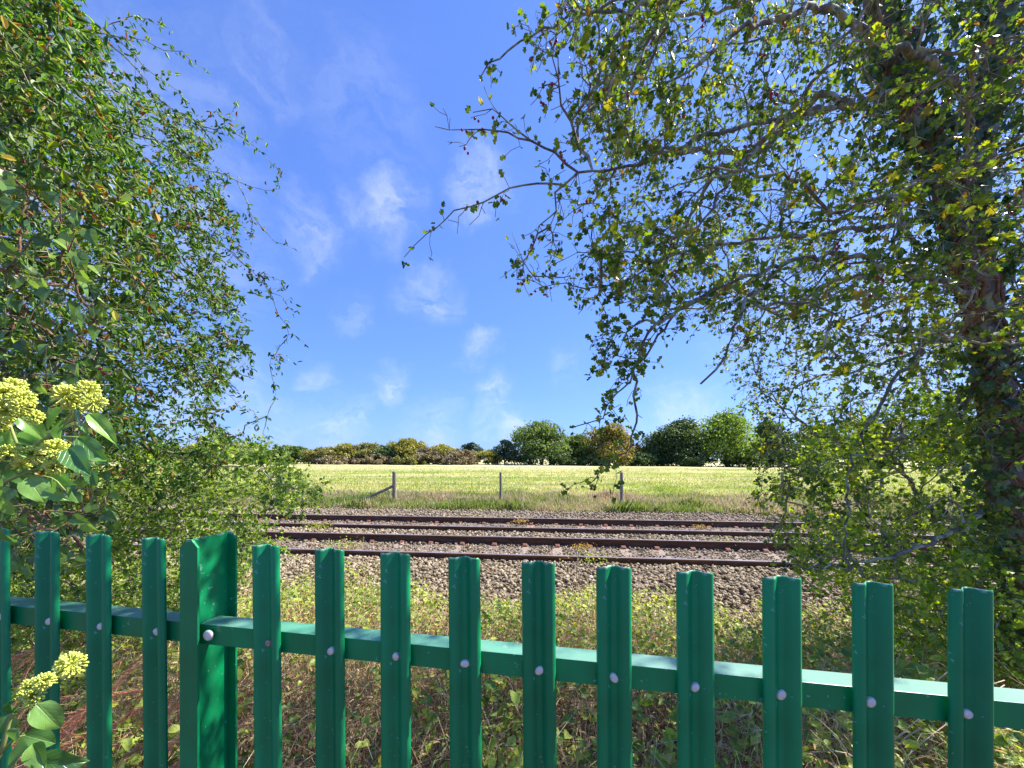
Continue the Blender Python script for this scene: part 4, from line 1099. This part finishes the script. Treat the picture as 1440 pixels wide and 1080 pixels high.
F = (f[None] + (np.arange(n) * m3)[:, None, None]).reshape(-1, 4)
rv = np.clip(r.random(n) * .8 + .2 * patch(X, Y), 0, 1)
M_STALK = rnd_mat('dead_stalks', [(.26, .13, .06), (.42, .26, .13), (.58, .46, .25), (.72, .63, .42)], .9)
tag(link('dead_stalks', make_mesh('dead_stalks', V, F, M_STALK, rnd=np.repeat(rv, m3))), 'tangle of dry red brown and straw stalks behind the green fence', 'undergrowth', kind='stuff')
def canopy(n, tpl, size, mat, name, label, cond=None, hmin=.35, hmax=1.1, p=1.3, up=.9, droop=.1, wid=None):
    X, Y, v = ug_pts(n, p=p)
    if cond is not None: k = cond(X, Y, v, r.random(len(X))); X, Y, v = X[k], Y[k], v[k]
    n = len(X); z = ground_z(X, Y) + mound(X, Y, v) * r.uniform(hmin, hmax, n) + .01
    P = np.stack([X, Y, z], 1); D = norm(rnd_dirs(n, r) * np.array([1, 1, .5]) + np.array([0, 0, -droop])); N = norm(rnd_dirs(n, r) * .6 + np.array([0, -.25, up]))
    S_ = size * r.uniform(.5, 1.35, n)
    V, F = scatter(tpl, P, D, N, S_, wid)
    rv = np.clip(.35 * patch(X * 1.3, Y) + .65 * r.random(n), 0, 1)
    o = tag(link(name, make_mesh(name, V, F, mat, rnd=np.repeat(rv, len(tpl[0])))), label, 'undergrowth', kind='stuff'); return o
M_BRAM = leaf_mat('bramble_leaves', [(.08, .14, .035), (.17, .25, .05), (.30, .38, .06), (.46, .46, .08)], pos=[.05, .3, .6, .92], trans=.4)
M_LITTER = leaf_mat('dead_leaf_litter', [(.28, .14, .06), (.44, .28, .13), (.56, .45, .22), (.68, .60, .36)], trans=.25, rough=.8)
canopy(34000, T_BRAM, .046, M_BRAM, 'bramble_leaves', 'yellow green bramble and nettle leaves scattered over the bank behind the fence',
       lambda X, Y, v, q: q < np.clip(.16 + 1.0 * sstep(.36, .56, patch(X, Y)) + .35 * sstep(2.6, 4.2, v), 0, 1), hmin=.6, hmax=1.25)
canopy(26000, T_OVATE, .026, M_BRAM, 'small_weed_leaves', 'small leaved green weeds on the bank near the ballast', None, hmin=.5, hmax=1.15)
canopy(30000, T_BLADE3, .040, M_LITTER, 'dead_leaves', 'reddish brown dead leaves and bracken litter covering the bank', lambda X, Y, v, q: q < 1.0 - .45 * sstep(2.8, 4.4, v), hmin=.1, hmax=1.0)
# the near bramble leaves that show largest are separate parts of one bramble plant
bram = empty('bramble_plant', (0.4, 1.9, 0), 'bramble with broad pale green leaves right behind the middle and right pales', 'plant'); bl = np.array(bram.location)
Q = []
for _ in range(4000):
    px, py = r.uniform(480, 1440), r.uniform(880, 1085); d = r.uniform(1.5, 2.6)
    p = at(px, py, d); g = float(ground_z(p[0:1], p[1:2])[0]); mz = float(mound(p[0:1], p[1:2], vcoord(p[0:1], p[1:2]))[0])
    if 0 < (p[2] - g) < mz + .12 and (p[2] - g) > mz * .7: Q.append(p)
Q = np.array(Q)[:300]; nq = len(Q)
Dq = norm(rnd_dirs(nq, r) * np.array([1, .8, .4])); Nq = norm(rnd_dirs(nq, r) * .45 + np.array([0, -.45, .8])); Sq = r.uniform(.045, .08, nq)
big_leaf_parts(T_BRAM, Q, Dq, Nq, Sq, nq, leaf_mat('bramble_leaf_single', [(.11, .20, .045), (.20, .31, .055), (.36, .43, .08), (.42, .32, .07)], obj_rnd=True, trans=.4, pos=[0, .5, .9, 1]), bram, bl)
mb = MB()
for i in range(0, nq, 6):
    g = Q[i].copy(); g[2] = float(ground_z(g[0:1], g[1:2])[0]) - .02; g[:2] += r.normal(size=2) * .12
    mid = (Q[i] + g) / 2 + np.array([*r.normal(size=2) * .05, .08])
    mb.tube(catmull([g - bl, mid - bl, Q[i] - bl], .05), .0022, 5)
link('stem', mb.mesh('stem', M_STALK, True), bram)['kind'] = 'stuff'
# pale arching bramble canes at lower right
mb = MB()
cb = empty('dry_cane', at(1200, 1080, 1.5), 'spray of pale bare arching canes low behind the right pales', 'plant'); cl = np.array(cb.location)
for i in range(26):
    a = at(r.uniform(1120, 1300), r.uniform(1060, 1200), r.uniform(1.3, 1.8)); b = at(r.uniform(1080, 1430), r.uniform(930, 1060), r.uniform(1.3, 1.9))
    mid = (a + b) / 2 + np.array([0, 0, .06])
    mb.tube(catmull([a - cl, mid - cl, b - cl], .05), [.0022] * len(catmull([a - cl, mid - cl, b - cl], .05)), 5)
link('cane', mb.mesh('cane', rnd_mat('pale_cane', [(.42, .33, .24), (.5, .42, .33)], .8), True), cb)['kind'] = 'stuff'
# dead rust coloured fronds at lower left
fr = empty('dead_frond', at(180, 1080, 1.5), 'drooping rust orange dead conifer frond low behind the left pales', 'plant'); fl = np.array(fr.location)
Vv, Ff, Rr = [], [], []
P_, D_, N_, S_ = [], [], [], []
mb = MB()
for i in range(48):
    px, py = r.uniform(-40, 330), r.uniform(930, 1090)
    if px > 250: py = r.uniform(900, 1090)
    d = r.uniform(1.25, 1.75); a = at(px + r.uniform(20, 60), py - r.uniform(15, 40), d); b = at(px - r.uniform(10, 60), py + r.uniform(10, 70), d - .05)
    C_ = catmull([a, (a + b) / 2 + np.array([0, 0, .03]), b], .008); mb.tube(C_ - fl, .0011, 4)
    for j in range(1, len(C_)):
        dd = norm(C_[j] - C_[j - 1])
        for s in (-1, 1):
            side = norm(np.cross(dd, np.array([0, -1, .3]))) * s
            P_.append(C_[j]); D_.append(norm(dd * .9 + side * .7 + np.array([0, 0, -.3]))); N_.append(norm(np.array([0, -1, .5]) + r.normal(size=3) * .3)); S_.append(r.uniform(.02, .04))
leaf_object('foliage', T_BLADE, np.array(P_) - fl, np.array(D_), np.array(N_), np.array(S_), leaf_mat('rust_fronds', [(.52, .21, .09), (.66, .32, .15), (.72, .46, .27)], trans=.35, rough=.7), fr, W=np.full(len(P_), .11), r=r)
link('stem', mb.mesh('stem', rnd_mat('frond_stem', [(.56, .30, .17), (.6, .36, .22)], .8), True), fr)['kind'] = 'stuff'
# little weeds growing on the track
def weed(px, py, d, label, mat, s=.22, n=140):
    p = at(px, py, d); t = empty('weed', p, label, 'weed'); q = r.normal(size=(n, 3)) * np.array([s, s * .6, s * .35]) * .5; q[:, 2] = np.abs(q[:, 2])
    leaf_object('foliage', T_OVATE, q, rnd_dirs(n, r), norm(rnd_dirs(n, r) + np.array([0, 0, 1])), r.uniform(.02, .05, n), mat, t, r=r)
    mb = MB()
    for i in range(0, n, 10): mb.tube([(0, 0, -.05), tuple(q[i] * .6), tuple(q[i])], .002, 4)
    link('stem', mb.mesh('stem', M_STALK), t)['kind'] = 'stuff'
M_WEEDY = leaf_mat('yellow_weed', [(.18, .24, .03), (.34, .36, .05)], trans=.4)
M_WEEDO = leaf_mat('ochre_weed', [(.34, .24, .05), (.48, .36, .10)], trans=.3)
weed(446, 742, 9.3, 'bright yellow green weed between the rails beside the left bush twigs', M_WEEDY, .35, 220)
weed(484, 770, 7.9, 'thin green weed inside the nearer track, left of centre', M_BRAM, .5, 160)
weed(732, 734, 10.4, 'ochre moss tuft inside the farther track near the centre', M_WEEDO, .22, 120)
weed(817, 770, 7.6, 'ochre moss tuft inside the nearer track', M_WEEDO, .2, 120)
weed(986, 742, 10.0, 'ochre moss tuft inside the farther track towards the right', M_WEEDO, .2, 100)
weed(832, 788, 6.6, 'small pale weed growing against the nearest rail', M_BRAM, .4, 160)
weed(1010, 765, 8.0, 'leafy green weed against the inner rail left of the low bush', M_WEEDY, .35, 120)
# tall bare grass stem
mb = MB(); gs = empty('grass_stem', at(808, 860, 4.8), 'single tall pale grass stem standing in front of the ballast', 'plant')
C_ = catmull([np.zeros(3), np.array([.02, 0, .35]), at(812, 785, 4.8) - at(808, 860, 4.8)], .06); mb.tube(C_, .004, 5)
for i in range(7): 
    p = C_[-1 - i // 2]; mb.tube([p, p + np.array([r.normal() * .03, 0, .05])], .003, 4)
link('stem', mb.mesh('stem', rnd_mat('pale_straw', [(.42, .33, .22), (.5, .4, .28)], .9), True), gs)

# ------------------------------------------------------------------ flowering ivy in the foreground at left
M_NEARIVY = leaf_mat('near_ivy_leaf', [(.06, .16, .04), (.12, .26, .055), (.21, .36, .075)], obj_rnd=True, trans=.35, rough=.28, spec=.6)
M_VEIN = noise_mat('ivy_green_stem', [(.22, .28, .07), (.34, .36, .12)], 20, .6, 0)
M_UMBEL = rnd_mat('ivy_umbel', [(.56, .64, .09), (.66, .72, .13), (.74, .75, .22)], .6, nscale=200)
def near_leaf(curl, fold, wav, seed):
    rr = np.random.default_rng(seed); ny_, nx_ = 11, 9; V, F = [], []
    for i in range(ny_):
        y = i / (ny_ - 1); w = .40 * (sin(pi * min(1, y ** .60)) ** .85) if 0 < y < 1 else 0.0
        if y == 0: w = .02
        for j in range(nx_):
            s = (j / (nx_ - 1) * 2 - 1); x = s * w
            z = fold * abs(x) - curl * y * y * (1 - .3 * y) + wav * sin(y * 9 + seed) * s * s * .4 - .02 * (abs(s) < .05)
            yy = y - .35 * curl * y ** 3
            V.append((x, yy, z))
    for i in range(ny_ - 1):
        for j in range(nx_ - 1): F.append([i * nx_ + j, i * nx_ + j + 1, (i + 1) * nx_ + j + 1, (i + 1) * nx_ + j])
    return make_mesh('leaf', V, F, M_NEARIVY, smooth=True)
def veined(m):
    n, l = m.node_tree.nodes, m.node_tree.links; b = n['Principled BSDF']
    t = n.new('ShaderNodeTexCoord'); sx = n.new('ShaderNodeSeparateXYZ'); l.new(t.outputs['Object'], sx.inputs[0])
    ab = n.new('ShaderNodeMath'); ab.operation = 'ABSOLUTE'; l.new(sx.outputs['X'], ab.inputs[0])
    ma = n.new('ShaderNodeMath'); ma.operation = 'MULTIPLY_ADD'; ma.inputs[1].default_value = -1.1; l.new(ab.outputs[0], ma.inputs[0]); l.new(sx.outputs['Y'], ma.inputs[2])
    wv = n.new('ShaderNodeMath'); wv.operation = 'PINGPONG'; wv.inputs[1].default_value = .075; l.new(ma.outputs[0], wv.inputs[0])
    lt_ = n.new('ShaderNodeMapRange'); lt_.inputs['From Min'].default_value = .010; lt_.inputs['From Max'].default_value = 0; l.new(wv.outputs[0], lt_.inputs['Value'])
    md = n.new('ShaderNodeMapRange'); md.inputs['From Min'].default_value = .022; md.inputs['From Max'].default_value = .006; l.new(ab.outputs[0], md.inputs['Value'])
    mx = n.new('ShaderNodeMath'); mx.operation = 'MAXIMUM'; l.new(lt_.outputs[0], mx.inputs[0]); l.new(md.outputs[0], mx.inputs[1])
    src = b.inputs['Base Color'].links[0].from_socket; c = n.new('ShaderNodeMix'); c.data_type = 'RGBA'
    sc_ = n.new('ShaderNodeMath'); sc_.operation = 'MULTIPLY'; sc_.inputs[1].default_value = .55; l.new(mx.outputs[0], sc_.inputs[0])
    l.new(sc_.outputs[0], c.inputs[0]); l.new(src, c.inputs[6]); c.inputs[7].default_value = (.34, .46, .16, 1); l.new(c.outputs[2], b.inputs['Base Color'])
    bp = n.new('ShaderNodeBump'); bp.inputs['Strength'].default_value = .35; bp.inputs['Distance'].default_value = .01; bp.invert = True
    l.new(mx.outputs[0], bp.inputs['Height']); l.new(bp.outputs[0], b.inputs['Normal'])
veined(M_NEARIVY)
NL = [near_leaf(.35, .35, .10, 1), near_leaf(.6, .2, .15, 2), near_leaf(.15, .5, .08, 3), near_leaf(.8, .3, .12, 4)]
def umbel_mesh(seed, n=120):
    rr = np.random.default_rng(seed); D = norm(rr.normal(size=(n, 3)) + np.array([0, -.25, .45])); mb = MB(); V, F, R = [], [], []
    for d in D:
        L = rr.uniform(.8, 1.05); tv, tf = tube_arrays([d * .05, d * L * .75, d * L * .86, d * L * .97, d * L * 1.04], [.018, .024, .085, .095, .04], 6)
        b = len(V); V += list(tv); F += [[i + b for i in f_] for f_ in tf]; R += [rr.random()] * len(tv)
    return make_mesh('flower_head', V, F, M_UMBEL, smooth=True, rnd=R)
UM = [umbel_mesh(1), umbel_mesh(2), umbel_mesh(3, 90)]
def near_ivy(base, label, leaves, umbels, stems, d0):
    t = empty('flowering_ivy', at(*base), label, 'plant'); L0 = np.array(t.location)
    from mathutils import Matrix
    rr = np.random.default_rng(int(base[1]))
    for i, (bx, by, tx, ty, w) in enumerate(leaves):
        d = d0 + rr.uniform(-.05, .05); a = at(bx, by, d); b = at(tx, ty, d + rr.uniform(-.02, .03)); Ln = np.linalg.norm(b - a); Dd = norm(b - a)
        Nn = norm(np.array([rr.normal() * .35, -.75, .65 + rr.normal() * .2])); R = orient(Dd[None], Nn[None])[0]
        wpx = w / FPX * d / .62
        o = link('leaf', NL[rr.integers(0, 4)], t)
        o.matrix_local = Matrix([[float(R[k][0]) * wpx * 1.05, float(R[k][1]) * Ln * 1.15, float(R[k][2]) * Ln * .8, float(a[k] - L0[k])] for k in range(3)] + [[0, 0, 0, 1]])
    for i, (ux, uy, ur) in enumerate(umbels):
        p = at(ux, uy, d0 - .02 + rr.uniform(-.03, .03)); link('flower_head', UM[i % 3], t, loc=p - L0, rot=(rr.uniform(-.4, .4), rr.uniform(-.4, .4), rr.uniform(0, 6)), scale=ur / FPX * d0 * .98)
    for st in stems:
        C_ = catmull([at(x, y, d0 + .01) - L0 for x, y, _ in st], .012); mb = MB(); mb.tube(C_, np.linspace(st[0][2], st[-1][2], len(C_)), 7); link('stem', mb.mesh('stem', M_VEIN, True), t)
near_ivy((-60, 760, .72), 'flowering ivy spray with several yellow green flower heads, at the left edge above the fence',
    [(126, 582, 163, 620, 15), (111, 615, 145, 652, 19), (96, 630, 122, 665, 22), (110, 574, 110, 608, 13), (90, 574, 58, 602, 14), (90, 588, 80, 622, 16), (26, 586, 72, 620, 17), (14, 606, 9, 642, 17),
     (22, 614, 66, 630, 13), (8, 650, 43, 684, 18), (40, 672, 62, 706, 22), (80, 660, 96, 696, 18), (72, 672, 70, 696, 12), (0, 675, 20, 655, 14), (2, 700, 16, 726, 19), (98, 686, 106, 706, 10), (20, 630, 42, 650, 13),
     (-30, 600, 0, 640, 20), (-20, 660, -5, 700, 20), (5, 560, -20, 590, 18), (132, 650, 150, 640, 11), (128, 662, 134, 682, 12), (60, 690, 84, 700, 12), (0, 740, 6, 770, 14)],
    [(20, 545, 15), (4, 552, 14), (32, 562, 15), (10, 578, 17), (92, 556, 16), (124, 550, 15), (132, 566, 14), (106, 568, 15), (30, 572, 12), (48, 586, 11), (45, 640, 14), (78, 632, 15), (92, 642, 12), (76, 658, 12), (12, 638, 13), (-10, 590, 18), (-14, 640, 15), (30, 655, 10)],
    [[(-60, 760, .004), (-20, 690, .0035), (30, 640, .0028), (80, 605, .0024), (108, 572, .002)], [(30, 640, .0026), (15, 600, .002), (12, 575, .0016)], [(80, 605, .0022), (100, 590, .0018), (124, 566, .0014)],
     [(-20, 690, .003), (30, 668, .002), (76, 650, .0016)], [(-20, 690, .003), (0, 712, .002), (40, 710, .0014)], [(84, 614, .002), (112, 615, .0014)], [(108, 580, .0018), (128, 582, .0012)], [(30, 668, .0018), (72, 672, .0012), (92, 690, .001)]], .66)
near_ivy((-40, 1130, .6), 'flowering ivy sprig with one round yellow head, lower left corner in front of the pales',
    [(51, 990, 86, 1030, 22), (31, 1033, 80, 1046, 20), (44, 1072, 114, 1080, 26), (40, 1050, 0, 1078, 28), (14, 1004, 2, 1034, 22), (20, 986, -6, 994, 13), (26, 1026, 4, 1050, 16), (50, 1078, 40, 1110, 24), (0, 1040, -20, 1070, 22), (46, 1046, 60, 1080, 18)],
    [(100, 934, 18), (62, 958, 12), (80, 952, 11), (40, 966, 11), (46, 980, 13), (34, 978, 9)],
    [[(-40, 1130, .004), (0, 1060, .0032), (14, 1012, .0026), (30, 985, .0022), (60, 960, .0018), (92, 940, .0014)], [(14, 1012, .002), (30, 998, .0014), (51, 990, .0012)], [(30, 990, .0018), (44, 980, .0012)], [(0, 1060, .003), (20, 1040, .002), (34, 1034, .0014)]], .62)
print('done')
